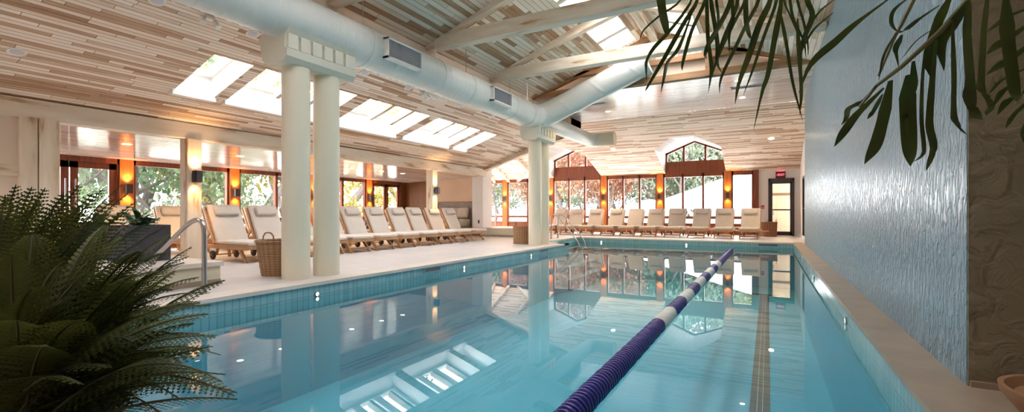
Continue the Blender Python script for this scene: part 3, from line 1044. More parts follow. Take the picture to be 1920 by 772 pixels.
# ------------------------------------------------------------------ lamps
WARM = (1.0, .72, .42)
def spot(name, loc, direction, power, size, blend=.6, col=WARM, parent=None, rad=.03):
    l = bpy.data.lights.new(name, 'SPOT')
    l.energy, l.spot_size, l.spot_blend, l.color, l.shadow_soft_size = power * .8, R(size), blend, col, rad
    o = bpy.data.objects.new(name, l)
    COL.objects.link(o)
    o.location = loc
    o.rotation_euler = Vector(direction).to_track_quat('-Z', 'Y').to_euler()
    return o
def downlight(pos, normal, label, lit, group, r=.085, power=25):
    rot = Vector(normal).to_track_quat('Z', 'Y').to_matrix().to_4x4()
    m = MB().lathe([(r * .72, .0), (r * .78, -.004), (r, -.008), (r + .004, .0)], 28)
    o = m.build('downlight', 'white')
    o.matrix_world = Matrix.Translation(pos) @ rot
    l = MB().lathe([(0, -.002), (r * .74, -.002), (r * .76, .006)], 28)
    l.build('lens', 'lamp' if lit else 'lamp_off', o)
    tag(o, label, 'ceiling light', group)
    if lit:
        n = Vector(normal).normalized()
        spot('downlight_beam', Vector(pos) - n * .02, -n, power, 110)
for i, y in enumerate((4.02, 5.06, 6.1, 7.1, 8.2, 9.25, 10.4, 11.33)):
    z = 2.03 + (-10.25 - XG + .1) / 3.75 * .1
    downlight((-10.25, y, z - .003), (-.0267, 0, 1), 'lit recessed light in the glossy aisle ceiling, %s from the timber-framed wall end' % ORD[i], True, 'aisle downlights')
for i, y in enumerate((2.7, 3.83, 5.83, 6.96, 7.84, 8.72, 10.08)):
    downlight((-6.15, y, zl(-6.15) - .004), (-.335, 0, 1), 'unlit recessed light in the boarded slope beside the duct, %s from the camera end' % ORD[i], False, 'slope downlights')
downlight((-7.76, 1.97, zl(-7.76) - .004), (-.335, 0, 1), 'unlit recessed light in the boarded slope above the ferns', False, 'slope downlights')
for i, (x, y, lab) in enumerate(((-4.24, 11.82, 'lit recessed light in the flat ceiling close to the rising duct'), (-4.24, 13.7, 'lit recessed light in the flat ceiling above the duct outlet'),
                               (-.6, 13.75, 'lit recessed light in the flat ceiling below the dark slot near the blue wall'), (-.6, 11.94, 'lit recessed light in the flat ceiling above the dark slot near the blue wall'))):
    downlight((x, y, ZS - .003), (0, 0, 1), lab, True, 'flat ceiling lights', power=40)
for x, lab in ((-5.06, 'bright recessed light in the far sloping ceiling between the two dormers'), (.09, 'bright recessed light in the far sloping ceiling above the exit sign')):
    downlight((x, 17.0, zf(17.0) - .004), (0, .326, 1), lab, True, 'far slope lights', r=.1, power=60)
# twin spotlights on the slope
for i, (x, y) in enumerate(((-6.13, 3.25), (-6.12, 7.4))):
    b = empty('twin_spotlight', (x, y, zl(x)))
    tag(b, 'small white twin spotlight on the boarded slope, %s' % ('by the first downlights near the ferns' if i == 0 else 'below the big duct grille'), 'spotlight', 'twin spotlights')
    MB().box((-.05, -.05, -.03), (.05, .05, 0)).build('base', 'white', b, bevel=.004)
    for s in (-1, 1):
        hd = MB().tube([(0, s * .07, -.03), (.05, s * .09, -.11)], [.03, .042], 14)
        hd.build('lamp_head', 'white', b)
# ceiling slots
for x0, x1, y, lab in ((-4.65, -3.95, 12.55, 'long dark air slot in the flat ceiling by the rising duct'), (-.8, -.08, 12.62, 'long dark air slot in the flat ceiling near the blue wall')):
    m = MB()
    for a, b, c, d in ((x0, x1, y - .1, y - .07), (x0, x1, y + .07, y + .1), (x0, x0 + .03, y - .1, y + .1), (x1 - .03, x1, y - .1, y + .1)):
        m.box((a, c, ZS - .012), (b, d, ZS))
    o = tag(m.build('ceiling_vent', 'grille'), lab, 'vent', 'ceiling slots')
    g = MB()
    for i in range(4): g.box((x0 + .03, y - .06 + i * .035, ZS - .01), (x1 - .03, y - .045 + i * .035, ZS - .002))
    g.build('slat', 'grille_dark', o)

def sconce(pos, out, label, pw=16, lit_up=True):
    """up-and-down wall lamp; out is the unit vector into the room"""
    ov = Vector(out)
    side = Vector((-ov.y, ov.x, 0))
    o = empty('wall_lamp', pos)
    tag(o, label, 'wall lamp', 'wall lamps on posts')
    rz = math.atan2(ov.y, ov.x)
    o.rotation_euler = (0, 0, rz)
    MB().box((0, -.05, -.06), (.03, .05, .06)).build('back_plate', 'dark_metal', o, bevel=.004)
    sh = MB()
    for a, b, c, d in ((.03, .04, -.055, .055), (.13, .14, -.055, .055)):
        sh.box((a, c, -.1), (b, d, .1))
    sh.box((.03, -.055, -.1), (.14, -.045, .1)).box((.03, .045, -.1), (.14, .055, .1))
    sh.build('lamp_shade', 'dark_metal', o)
    for z in (.08, -.085):
        MB().box((.04, -.045, z), (.13, .045, z + .005)).build('lens', 'sconce_lens', o)
    p = Vector(pos) + ov * .085
    spot('wall_lamp_up', p + Vector((0, 0, .11)), Vector((0, 0, 1)) - ov * .25, pw, 95, 1, (1, .55, .2))
    spot('wall_lamp_down', p - Vector((0, 0, .11)), Vector((0, 0, -1)) - ov * .25, pw * .7, 95, 1, (1, .55, .2))
for i, s in enumerate(far_posts):
    sconce((s, YF - .09, 1.5), (0, -1, 0), 'dark wall lamp on the far cedar post, %s from the exit door' % ORD[4 - i])
for i, s in enumerate(left_posts):
    sconce((XG + .09, s, 1.38), (1, 0, 0), 'dark wall lamp on the side cedar post, %s from the terrace doors' % ORD[i])
sconce((XB + .12, 4.4, 1.47), (1, 0, 0), 'dark wall lamp on the timber post by the charcoal planters', 12)
sconce((XB + .12, 11.05, 1.5), (1, 0, 0), 'dark wall lamp on the timber post near the alcove', 12)
# uplights on the roof trusses
for y, od in TY:
    for (x, s) in ((XU + .42, 1),):
        o = empty('truss_uplight', (x, y + .19, 4.0))
        tag(o, 'small uplight clipped to the wall end of the truss, %s from the camera end' % od, 'uplight', 'truss uplights')
        MB().box((-.06, -.085, -.03), (.06, .05, .02)).build('body', 'white', o, bevel=.005)
        MB().box((-.05, -.04, .02), (.05, .04, .026)).build('lens', 'lamp', o)
        spot('truss_uplight_beam', (x, y + .19, 4.04), (.3, .15, 1), 34, 140, .8, (1, .62, .28))

# ------------------------------------------------------------------ loungers
def make_lounger():
    o = empty('sun_lounger')
    fr = MB()
    for s in (-1, 1):
        fr.box((-1.12, s * .29 - .018, .215), (.60, s * .29 + .018, .285))
    for x in (-1.12, -.42, .56):
        fr.box((x, -.29, .22), (x + .04, .29, .28))
    for i in range(9):
        x = -.36 + i * .1
        fr.box((x, -.28, .265), (x + .07, .28, .285))
    fr.build('frame', 'teak', o, bevel=.004, segs=1)
    for s in (-1, 1):
        MB().bar((.28, s * .255, .24), (.52, s * .255, 0), .035, .055).build('leg', 'teak', o)
        MB().bar((-.98, s * .255, .25), (-.93, s * .255, .0), .035, .055).build('leg', 'teak', o)
        w_ = MB()
        pr = [(0, -.02), (.07, -.02), (.082, -.012), (.082, .012), (.07, .02), (0, .02)]
        w_.lathe(pr, 20)
        wm = w_.build('wheel', 'rubber', o)
        wm.rotation_euler = (PI / 2, 0, 0)
        wm.location = (-.62, s * .21, .083)
    ax = MB().tube([(-.62, -.25, .083), (-.62, .25, .083)], .012, 8)
    ax.bar((-.62, -.15, .083), (-.55, -.15, .24), .03, .05).bar((-.62, .15, .083), (-.55, .15, .24), .03, .05)
    ax.build('axle', 'teak', o)
    MB().bar((.455, -.26, .075), (.455, .26, .075), .03, .045).build('stretcher', 'teak', o)
    # backrest frame
    h, top = Vector((-.42, 0, .30)), Vector((-.74, 0, .93))
    bf = MB()
    for s in (-.28, .28): bf.bar(h + Vector((0, s, 0)), top + Vector((0, s, 0)), .035, .05, up=(1, 0, .5))
    for i in range(7):
        p = h.lerp(top, .06 + i * .15)
        bf.bar(p + Vector((0, -.28, 0)), p + Vector((0, .28, 0)), .02, .06, up=(-.45, 0, .89))
    bf.bar((-.60, -.2, .62), (-.95, -.2, .27), .025, .035).bar((-.60, .2, .62), (-.95, .2, .27), .025, .035)
    bf.build('backrest', 'teak', o)
    MB().box((-.44, -.285, .285), (.62, .285, .355)).build('seat_cushion', 'canvas', o, bevel=.028, segs=3)
    d = (top - h)
    L = d.length
    d.normalize()
    nrm = Vector((d.z, 0, -d.x))
    rot = Matrix(((nrm.x, 0, d.x), (0, 1, 0), (nrm.z, 0, d.z))).to_4x4()
    T = Matrix.Translation(h + nrm * .03 + d * .0) @ rot
    bc = MB().box((0, -.285, -.02), (.07, .285, L + .03)).build('back_cushion', 'canvas', o, bevel=.028, segs=3)
    bc.matrix_local = T
    pl = MB().box((-.03, -.21, -.085), (.05, .21, .085)).build('headrest_pillow', 'canvas', o, bevel=.035, segs=3)
    pl.matrix_local = Matrix.Translation(h + nrm * .125 + d * (L - .13)) @ rot
    ty = MB()
    for s in (-.17, .17): ty.bar(h + nrm * .108 + d * (L - .06) + Vector((0, s, 0)), h + nrm * .04 + d * (L + .03) + Vector((0, s, 0)), .02, .006)
    ty.build('pillow_strap', 'canvas', o)
    return o
proto = make_lounger()
def parts_of(o): return [x for x in bpy.data.objects if x.parent == o]
PP = parts_of(proto)
used = [False]
def lounger(loc, rz, label, group, pillow=True, tray=False):
    if not used[0]:
        o = proto
        used[0] = True
        kids = PP
    else:
        o = proto.copy()
        COL.objects.link(o)
        kids = []
        for ch in PP:
            if not pillow and ch.name.startswith(('headrest', 'pillow_strap')): continue
            c = ch.copy()
            COL.objects.link(c)
            c.parent = o
            kids.append(c)
    o.location = loc
    o.rotation_euler = (0, 0, rz)
    tag(o, label, 'sun lounger', group)
    if tray:
        m = MB().box((-.1, .31, .235), (.22, .55, .255))
        m.box((-.08, .28, .225), (-.04, .55, .235)).box((.16, .28, .225), (.2, .55, .235))
        m.build('side_tray', 'teak', o)
    return o
LY = [4.94, 5.69, 6.43, 7.18, 7.92, 8.69, 9.46, 10.2, 11.0, 11.84]
for i, y in enumerate(LY):
    lounger((-8.18, y, 0), R(random.uniform(-3, 3)), 'teak lounger in the poolside front row, %s from the post by the planters' % ORD[i], 'front row loungers')
for i in range(9):
    y = 4.25 + i * .98
    lounger((-10.75, y, 0), R(random.uniform(-4, 4)), 'teak lounger in the back row by the side windows, %s from the terrace doors' % ORD[i], 'back row loungers')
FXs = [-.53, -1.31, -2.1, -2.9, -3.68, -4.43, -5.17, -6.0, -6.8, -7.5]
for i, x in enumerate(FXs):
    o = lounger((x, 17.15, 0), R(-90 + random.uniform(-4, 1)), ('teak lounger without a pillow in the far window row' if i == 5 else 'teak lounger facing the pool in the far window row, %s from the exit door' % ORD[i]), 'far row loungers', pillow=(i != 5), tray=True)
    # folded towel over the foot corner
    if i in (1, 3, 4, 5, 6, 7, 8, 9):
        t = MB()
        t.box((-.11, -.28, .356), (.11, .16, .378))
        t.box((-.11, -.315, .17), (.11, -.29, .366))
        tw = t.build('folded_towel', 'towel', bevel=.012, segs=3)
        tw.location = (x + .26, 16.72, 0)
        tw.rotation_euler = (0, 0, R(90))
        tag(tw, 'white towel draped on the far-row lounger, %s from the exit door' % ORD[i], 'towel', 'towels on the far loungers')

# things left on the back row
def soft(name, lo, hi, mat, label, cat, b=.04, rz=0, loc=(0, 0, 0), group=None):
    o = MB().box(lo, hi).build(name, mat, bevel=b, segs=3, loc=loc)
    o.rotation_euler = (0, 0, rz)
    return tag(o, label, cat, group)
soft('folded_towel', (-.2, -.16, 0), (.2, .16, .12), 'orange_cloth', 'orange towel heaped on the back-row lounger beyond the yellow trees', 'towel', loc=(-10.75, 9.13, .357))
bg = soft('tote_bag', (-.12, -.2, 0), (.12, .2, .28), 'navy_cloth', 'navy bag leaning on the back-row lounger behind the white ones', 'bag', loc=(-10.35, 10.12, .357), b=.06)
MB().tube([(0, -.09, .26), (0, -.08, .38), (0, 0, .42), (0, .08, .38), (0, .09, .26)], .01, 8).build('handle', 'navy_cloth', bg)

# ------------------------------------------------------------------ baskets
def basket(loc, r0, r1, h, mat, label, sx=1.0):
    o = empty('wicker_basket', loc)
    tag(o, label, 'basket', 'towel baskets')
    n = 12
    prof = [(0, 0), (r0, 0)] + [(r0 + (r1 - r0) * i / n + .004 * (i % 2), h * i / n) for i in range(1, n + 1)]
    prof += [(r1 - .02, h), (r0 - .02, .03), (0, .03)]
    b = MB().lathe(prof, 40).build('basket_body', mat, o)
    b.scale = (1, sx, 1)
    pts = [(r1 * math.cos(2 * PI * i / 40), r1 * sx * math.sin(2 * PI * i / 40), h) for i in range(41)]
    MB().tube(pts, .016, 8, caps=False).build('rim', mat, o)
    for a in (0, PI):
        ca = .85 * r1 * math.cos(a)
        p = [(r1 * .9 * math.cos(a + q), r1 * .9 * sx * math.sin(a + q), h + z) for q, z in ((-.3, -.02), (-.28, .06), (-.15, .1), (.0, .11), (.15, .1), (.28, .06), (.3, -.02))]
        MB().tube(p, .011, 8).build('handle', mat, o)
    return o
basket((-5.88, 4.05, 0), .23, .30, .46, 'wicker', 'large brown wicker basket half hidden behind the near column pair')
basket((-5.86, 11.2, 0), .24, .25, .46, 'wicker', 'light tan wicker basket beside the far column pair')
basket((.0, 18.75, 0), .27, .29, .5, 'wicker_red', 'red-brown wicker basket standing before the exit door')

# ------------------------------------------------------------------ handrails
def smooth_path(pts, n=6, rad=.15):
    """rounds the corners of a polyline"""
    pts = [Vector(p) for p in pts]
    out = [pts[0]]
    for a, b, c in zip(pts, pts[1:], pts[2:]):
        r1 = min(rad, (b - a).length * .49)
        r2 = min(rad, (c - b).length * .49)
        p, q = b + (a - b).normalized() * r1, b + (c - b).normalized() * r2
        out += arc(p, b, q, n)
    return out + [pts[-1]]
o = empty('pool_handrail', (-5.17, 2.7, 0))
tag(o, 'brushed steel handrail curving up beside the raised stone platform', 'handrail')
MB().tube(smooth_path([(0, 0, 0), (0, 0, .77), (-.2, -.02, .77), (-.88, -.1, .31), (-.88, -.1, .27)], 10, .17), .025, 16).build('rail', 'steel', o)
MB().lathe([(0, 0), (.05, 0), (.05, .008), (.028, .014), (.0, .014)], 24, c=(0, 0, .006)).build('base_flange', 'steel', o)
MB().lathe([(0, 0), (.05, 0), (.05, .008), (.028, .014), (.0, .014)], 24, c=(-.88, -.1, .27)).build('base_flange', 'steel', o)
o = empty('pool_handrail', (-6.1, 13.65, 0))
tag(o, 'thin steel handrail over the pool steps beyond the far columns', 'handrail')
for dy, nm in ((0, 'rail'), (.55, 'rail')):
    MB().tube(smooth_path([(0, dy, 0), (0, dy, .78), (.2, dy, .78), (.95, dy, -.1), (.98, dy, -.5)], 8, .16), .02, 12).build(nm, 'steel', o)
    MB().lathe([(0, 0), (.045, 0), (.045, .012), (.0, .014)], 20, c=(0, dy, .006)).build('base_flange', 'steel', o)
o = empty('tub_handrail', (-9.25, 15.1, .3))
tag(o, 'upright steel grab rail on the raised tub edge by the corner windows', 'handrail')
MB().tube(smooth_path([(0, 0, 0), (0, 0, .78), (.0, .35, .78), (0, .35, 0)], 8, .12), .02, 12).build('rail', 'steel', o)
MB().lathe([(0, 0), (.045, 0), (.045, .012), (.0, .014)], 20, c=(0, 0, 0)).build('base_flange', 'steel', o)

# raised platforms
def platform(x0, x1, y0, y1, h, label):
    o = empty('raised_tub_surround', ((x0 + x1) / 2, (y0 + y1) / 2, 0))
    tag(o, label, 'raised platform')
    a, b = (x1 - x0) / 2, (y1 - y0) / 2
    MB().box((-a + .03, -b + .03, 0), (a - .03, b - .03, h - .05)).build('body', 'plaster_cream', o)
    MB().box((-a + .025, -b + .025, 0), (a - .025, b - .025, .06)).build('base_band', 'limestone', o)
    MB().box((-a, -b, h - .055), (a, b, h)).build('stone_cap', 'limestone_left', o, bevel=.006)
    return o
M['plaster_cream'] = plain('cream_render', (.64, .58, .44), .7, vary=.04, scale=2)
platform(-8.5, -5.7, -.4, 3.2, .27, 'low cream platform with stone cap beside the near handrail and planters')
platform(-9.3, -7.2, 14.0, 16.0, .30, 'low cream platform with stone cap below the corner windows')

# planters on the near platform
def planter(loc, w, h, label, nl, seed):
    rnd = random.Random(seed)
    o = empty('planter', loc)
    tag(o, label, 'planter', 'charcoal planters')
    p = MB()
    a, b = w / 2, w / 2 - .03
    for lo, hi in (((-a, -a, 0), (a, -b, h)), ((-a, b, 0), (a, a, h)), ((-a, -b, 0), (-b, b, h)), ((b, -b, 0), (a, b, h))): p.box(lo, hi)
    p.box((-b, -b, 0), (b, b, .03))
    p.build('planter_box', 'planter', o)
    MB().box((-b, -b, h - .1), (b, b, h - .05)).build('soil', 'soil', o)
    pl = empty('broad_leaf_plant', (loc[0], loc[1], loc[2] + h - .05))
    tag(pl, 'low leafy plant growing in the ' + label, 'plant', 'planter plants')
    for i in range(nl):
        az, L = rnd.uniform(0, 2 * PI), rnd.uniform(.2, .34)
        el = rnd.uniform(.3, 1.2)
        d = Vector((math.cos(az) * math.cos(el), math.sin(az) * math.cos(el), math.sin(el)))
        leaf_strip([Vector((0, 0, 0)), d * L * .5 + Vector((0, 0, .03)), d * L + Vector((0, 0, -.04))], rnd.uniform(.05, .08), 'leaf', 'broad', pl, rnd)
    return o

def leaf_strip(pts, width, name, mat, parent, rnd=random, n=12, fold=.25, tipexp=.8, hang=None, basew=.35):
    """a pointed leaf along a curve, folded along its midrib"""
    pts = [Vector(p) for p in pts]
    # resample with Catmull-Rom
    P = [pts[0] * 2 - pts[1]] + pts + [pts[-1] * 2 - pts[-2]]
    C = []
    seg = len(pts) - 1
    for i in range(n + 1):
        t = i / n * seg
        k = min(int(t), seg - 1)
        u = t - k
        a, b, c, d = P[k], P[k + 1], P[k + 2], P[k + 3]
        C.append(.5 * ((2 * b) + (c - a) * u + (2 * a - 5 * b + 4 * c - d) * u * u + (3 * b - a - 3 * c + d) * u ** 3))
    side0 = hang if hang else Vector((rnd.uniform(-1, 1), rnd.uniform(-1, 1), rnd.uniform(-.2, .2)))
    vs, fs = [], []
    for i, p in enumerate(C):
        d = (C[min(n, i + 1)] - C[max(0, i - 1)]).normalized()
        s = side0 - d * side0.dot(d)
        s.normalize()
        nn = d.cross(s)
        t = i / n
        wv = width * .5 * (basew + (1 - basew) * min(1, t / .25)) * (1 if t < .5 else max(.0, 1 - ((t - .5) / .5) ** 2) ** tipexp)
        wv = max(wv, width * .02)
        vs += [p - s * wv + nn * wv * fold, p, p + s * wv + nn * wv * fold]
    for i in range(n):
        a = i * 3
        fs += [(a, a + 1, a + 4, a + 3), (a + 1, a + 2, a + 5, a + 4)]
    return MB().add(vs, fs, True).build(name, mat, parent, fix=False)

planter((-6.62, 2.72, .27), .46, .43, 'charcoal planter box nearer the handrail', 22, 3)
planter((-7.35, 2.55, .27), .46, .40, 'charcoal planter box standing farther from the handrail', 20, 4)

# ------------------------------------------------------------------ lane rope
rope = empty('lane_rope', (-.86, 0, ZW))
tag(rope, 'navy and white lane rope floating along the pool', 'lane rope')
disc = [(.012, -.039), (.056, -.034), (.066, -.026), (.066, -.012), (.046, -.007), (.046, .007), (.066, .012), (.066, .026), (.056, .034), (.012, .039)]
def disc_mb(y):
    m = MB()
    vs = []
    n = 20
    for r, z in disc:
        for k in range(n):
            t = 2 * PI * k / n
            rr = r * (1 + (.035 if k % 4 < 2 and r > .055 else 0))
            vs.append((rr * math.cos(t), y + z, rr * math.sin(t)))
    fs = []
    for i in range(len(disc) - 1):
        for k in range(n):
            a, b = i * n + k, i * n + (k + 1) % n
            fs.append((a, b, b + n, a + n))
    return m.add(vs, fs, True)
white_seg = [(4.25, 4.88), (5.5, 6.1), (6.7, 7.35), (7.95, 8.6), (9.25, 9.9)]
protos = {}
rest = {'blue_float': MB(), 'white_float': MB()}
y, cnt = .95, 0
while y < 13.5:
    mt = 'white_float' if any(a <= y < b for a, b in white_seg) else 'blue_float'
    if cnt < 100:
        if mt not in protos:
            d = disc_mb(0).build('float_disc', mt, rope)
            protos[mt] = d
        else:
            d = protos[mt].copy()
            COL.objects.link(d)
        d.location = (0, y, .012)
        d.rotation_euler = (0, cnt * .5, 0)
    else:
        q = disc_mb(y)
        rest[mt].add([(a, b, c + .012) for a, b, c in q.v], q.f, True)
    cnt += 1
    y += .084
for mt in rest:
    if rest[mt].v:
        rest[mt].build('float_discs_far', mt, rope)['kind'] = 'stuff'
MB().tube([(0, PY0, .012), (0, 13.9, .012), (0, PY1, .03)], .009, 8).build('cable', 'blue_float', rope)

# ------------------------------------------------------------------ alcove daybed, sign, alarm, outlet
o = empty('daybed', (-10.1, 13.75, 0))
tag(o, 'built-in alcove daybed with beige mattress against the stone panel', 'daybed')
MB().box((-.85, -.35, 0), (.62, .36, .34)).build('base', 'limestone', o, bevel=.01)
MB().box((-.82, -.36, .34), (.6, .34, .62)).build('mattress', 'beige_cloth', o, bevel=.06, segs=3)
for i, (x, rx, lab, mt) in enumerate(((-.55, -12, 'rose throw pillow leaning in the alcove, farthest from the white pillar', 'rose_cloth'), (-.1, -14, 'beige throw pillow leaning in the middle of the alcove', 'beige_cloth'), (.34, -16, 'beige throw pillow leaning in the alcove next to the white pillar', 'beige_cloth'))):
    p = MB().box((-.24, -.07, 0), (.24, .07, .4)).build('throw_pillow', mt, bevel=.065, segs=3, loc=(-10.1 + x, 13.93, .64))
    p.rotation_euler = (R(rx), R(random.uniform(-8, 8)), 0)
    tag(p, lab, 'pillow', 'alcove pillows')
o = MB().box((-.155, -.05, -.125), (.155, 0, .125)).build('exit_sign', 'exit_face', loc=(.4, YF - .02, 2.21), bevel=.006)
tag(o, 'red illuminated EXIT sign above the glazed door', 'sign')
def text(s, size, loc, mat, parent, rot):
    c = bpy.data.curves.new('lettering', 'FONT')
    c.body, c.size, c.align_x, c.align_y, c.extrude = s, size, 'CENTER', 'CENTER', .004
    c.offset = .001
    t = bpy.data.objects.new('lettering', c)
    COL.objects.link(t)
    me = bpy.data.meshes.new_from_object(t.evaluated_get(bpy.context.evaluated_depsgraph_get()))
    bpy.data.objects.remove(t)
    me.materials.clear()
    me.materials.append(M[mat])
    t = bpy.data.objects.new('lettering', me)
    COL.objects.link(t)
    t.location, t.rotation_euler, t.parent = loc, rot, parent
    return t
text('EXIT', .108, (.018, -.055, 0), 'exit_text', o, (PI / 2, 0, 0))
MB().add([(-.135, -.054, 0), (-.115, -.054, .022), (-.115, -.054, -.022)], [(0, 1, 2)]).build('arrow', 'exit_text', o)
MB().box((-.12, -.045, .125), (.12, -.01, .135)).build('top_light', 'exit_text', o)
o = MB().box((-.05, -.04, -.065), (.05, 0, .065)).build('fire_alarm_box', 'red', loc=(-.17, YF, 1.05), bevel=.006)
tag(o, 'small red fire alarm pull box on the white wall by the exit door', 'alarm')
MB().box((-.03, -.055, -.03), (.03, -.04, -.01)).build('pull_bar', 'white', o)
o = MB().box((-.035, -.012, -.06), (.035, 0, .06)).build('wall_outlet', 'dark_metal', loc=(-9.02, 13.9, .52), bevel=.004)
tag(o, 'dark outlet cover low on the white pillar', 'outlet')
MB().box((-.015, -.016, -.03), (.015, -.012, .03)).build('socket_face', 'rubber', o)
o = MB().box((-.02, -.05, -.09), (0, .05, .09)).build('wall_control', 'dark_metal', loc=(1.0, 16.3, 1.45), bevel=.004)
tag(o, 'dark control plate on the white wall between door and blue wall', 'control')
MB().box((-.026, -.03, -.02), (-.02, .03, .05)).build('button', 'grille', o)

# ------------------------------------------------------------------ ferns
def frond(parent, base, tip, lift, plen, rnd, npin=30):
    """a lacy twice-divided frond from base to tip, arching by lift"""
    base, tip = Vector(base), Vector(tip)
    mid = (base + tip) / 2 + Vector((0, 0, lift))
    LF = (tip - base).length + lift * .5
    npin = max(14, min(34, int(LF / .019)))
    gap = LF * .86 / npin
    side = (tip - base).cross(Vector((0, 0, 1)))
    if side.length < 1e-4: side = Vector((1, 0, 0))
    side.normalize()
    ta = rnd.uniform(-.6, .6)
    m = MB()
    def cpt(t): return base * (1 - t) ** 2 + mid * 2 * t * (1 - t) + tip * t * t
    for i in range(npin):
        t = .14 + .86 * i / npin
        p = cpt(t)
        d = (cpt(min(1, t + .02)) - cpt(t - .02)).normalized()
        s = (side - d * side.dot(d)).normalized()
        up = s.cross(d)
        s = (s * math.cos(ta) + up * math.sin(ta)).normalized()
        up = s.cross(d)
        pl = plen * (min(1, (t - .08) * 5)) * (1 - t) ** .75 * 1.25 + .006
        for sg in (-1, 1):
            dirp = (s * sg * .92 + d * .42 - up * .12).normalized()
            q = dirp.cross(up).normalized()
            n2 = max(3, int(pl / .0085))
            droop = up * -.12 * pl
            for j in range(n2):
                f = (j + .3) / n2
                c = p + dirp * pl * f + droop * f * f
                lw = pl / n2 * .6
                ll_ = min(.0045 + pl * .08, gap * .50) * (1 - f) ** .6 + .0012
                for s2 in (-1, 1):
                    ax = (q * s2 * .9 + dirp * .5).normalized()
                    m.add([c - dirp * lw, c + ax * ll_ * .6 - dirp * lw * .5, c + ax * ll_, c + dirp * lw], [(0, 1, 2, 3)])
    o = m.build('frond', 'fern', parent, fix=False)
    pts = [cpt(i / 10) for i in range(11)]
    MB().tube(pts, [.004 * (1 - i / 11) + .001 for i in range(11)], 5).build('stalk', 'fern_stem', o)
    return o
def fern(root, label, tips, nrand, seed, rng=(.35, .6), az=(0, 2 * PI), plen=.1, el=(.15, 1.2), pot=True):
    rnd = random.Random(seed)
    root = Vector(root)
    o = empty('fern', root)
    tag(o, label, 'fern', 'ferns at the near end')
    for tp in tips:
        tp = Vector(tp) - root
        frond(o, (rnd.uniform(-.03, .03), rnd.uniform(-.03, .03), 0), tp, .10 + .1 * tp.length, plen * rnd.uniform(.9, 1.15), rnd)
    for i in range(nrand):
        a, e, L = rnd.uniform(*az), rnd.uniform(*el), rnd.uniform(*rng)
        tp = Vector((math.cos(a) * math.cos(e), math.sin(a) * math.cos(e), math.sin(e))) * L
        frond(o, (rnd.uniform(-.05, .05), rnd.uniform(-.05, .05), 0), tp, rnd.uniform(.05, .2), plen * rnd.uniform(.7, 1.1), rnd)
    if pot:
        p = empty('fern_pot', (root.x, root.y, 0))
        tag(p, 'dark pot holding the ' + label, 'pot', 'fern pots')
        h = root.z + .0
        MB().lathe([(0, 0), (.13, 0), (.19, h), (.20, h), (.20, h - .03), (.17, h - .06), (.0, h - .06)], 32).build('pot_body', 'planter', p)
        MB().lathe([(0, h - .05), (.175, h - .05)], 24).build('soil', 'soil', p)
    return o
fr_t = [at(395, 572, 1.18), at(345, 492, 1.2), at(372, 520, 1.24), at(320, 440, 1.3), at(338, 628, 1.15), at(280, 722, 1.05), at(375, 548, 1.16),
        at(262, 470, 1.28), at(240, 520, 1.1), at(200, 640, 1.0), at(300, 600, 1.12), at(250, 760, 1.0), at(440, 742, 1.25), at(300, 690, 1.1), at(230, 570, 1.2), at(180, 500, 1.2)]
fern(at(60, 770, 1.25), 'dark feathery fern leaning over the pool corner beside the handrail', fr_t, 34, 11, (.35, .6), (-.1, 2.2), .105, (.0, 1.1))
fr_u = [at(30, 346, 1.45), at(85, 352, 1.6), at(120, 362, 1.5), at(175, 362, 1.55), at(215, 372, 1.5), at(240, 362, 1.65), at(280, 395, 1.7), at(310, 425, 1.65), at(200, 400, 1.45), at(150, 385, 1.4), at(70, 375, 1.35), at(25, 380, 1.3), at(185, 430, 1.4), at(225, 440, 1.5), at(195, 352, 1.6), at(255, 378, 1.6), at(150, 345, 1.65), at(60, 350, 1.55), at(300, 408, 1.6), at(230, 345, 1.7), at(10, 365, 1.5), at(100, 395, 1.4), at(270, 420, 1.5), at(160, 420, 1.3),
        at(210, 455, 1.4), at(40, 450, 1.3), at(120, 480, 1.3), at(0, 400, 1.3), at(240, 395, 1.55)]
fern(at(-60, 800, 1.55), 'tall dark fern spreading in front of the timber-framed wall', fr_u, 44, 12, (.4, .75), (.0, 2.4), .115, (.1, 1.2))
fern(at(10, 840, .95), 'low dark fern filling the corner below the tall fern', [at(160, 600, .9), at(120, 560, .95), at(60, 540, .9), at(200, 690, .9), at(150, 720, .85), at(30, 600, .85), at(90, 650, .85), at(20, 480, .95), at(110, 500, 1.0), at(60, 440, 1.05)], 30, 13, (.3, .5), (.5, 2.6), .09, (.0, 1.3))

# ------------------------------------------------------------------ palm
palm = empty('potted_palm', (1.1, 2.68, 0))
tag(palm, 'potted palm with long strap leaves hanging into view by the blue wall', 'palm')
pot = MB().lathe([(0, 0), (.17, 0), (.245, .1), (.25, .13), (.23, .13), (.2, .1), (0, .1)], 36).build('pot', 'terracotta', palm)
po = Vector((1.1, 2.68, 0))
def stem(pts, r0, r1, name, parent):
    P_ = [Vector(p) - po for p in pts]
    out = []
    for i in range(len(P_) - 1):
        out += [P_[i].lerp(P_[i + 1], k / 5) for k in range(5)]
    out.append(P_[-1])
    n = len(out)
    return MB().tube(out, [r0 + (r1 - r0) * i / (n - 1) for i in range(n)], 8).build(name, 'palm_stem', parent)
crown = Vector((1.12, 2.3, 2.15))
stem([po + Vector((0, 0, .1)), Vector((1.2, 2.6, 1.0)), crown], .035, .022, 'trunk', palm)
view_r = Vector((CO, SI, 0))
rp_ = random.Random(5)
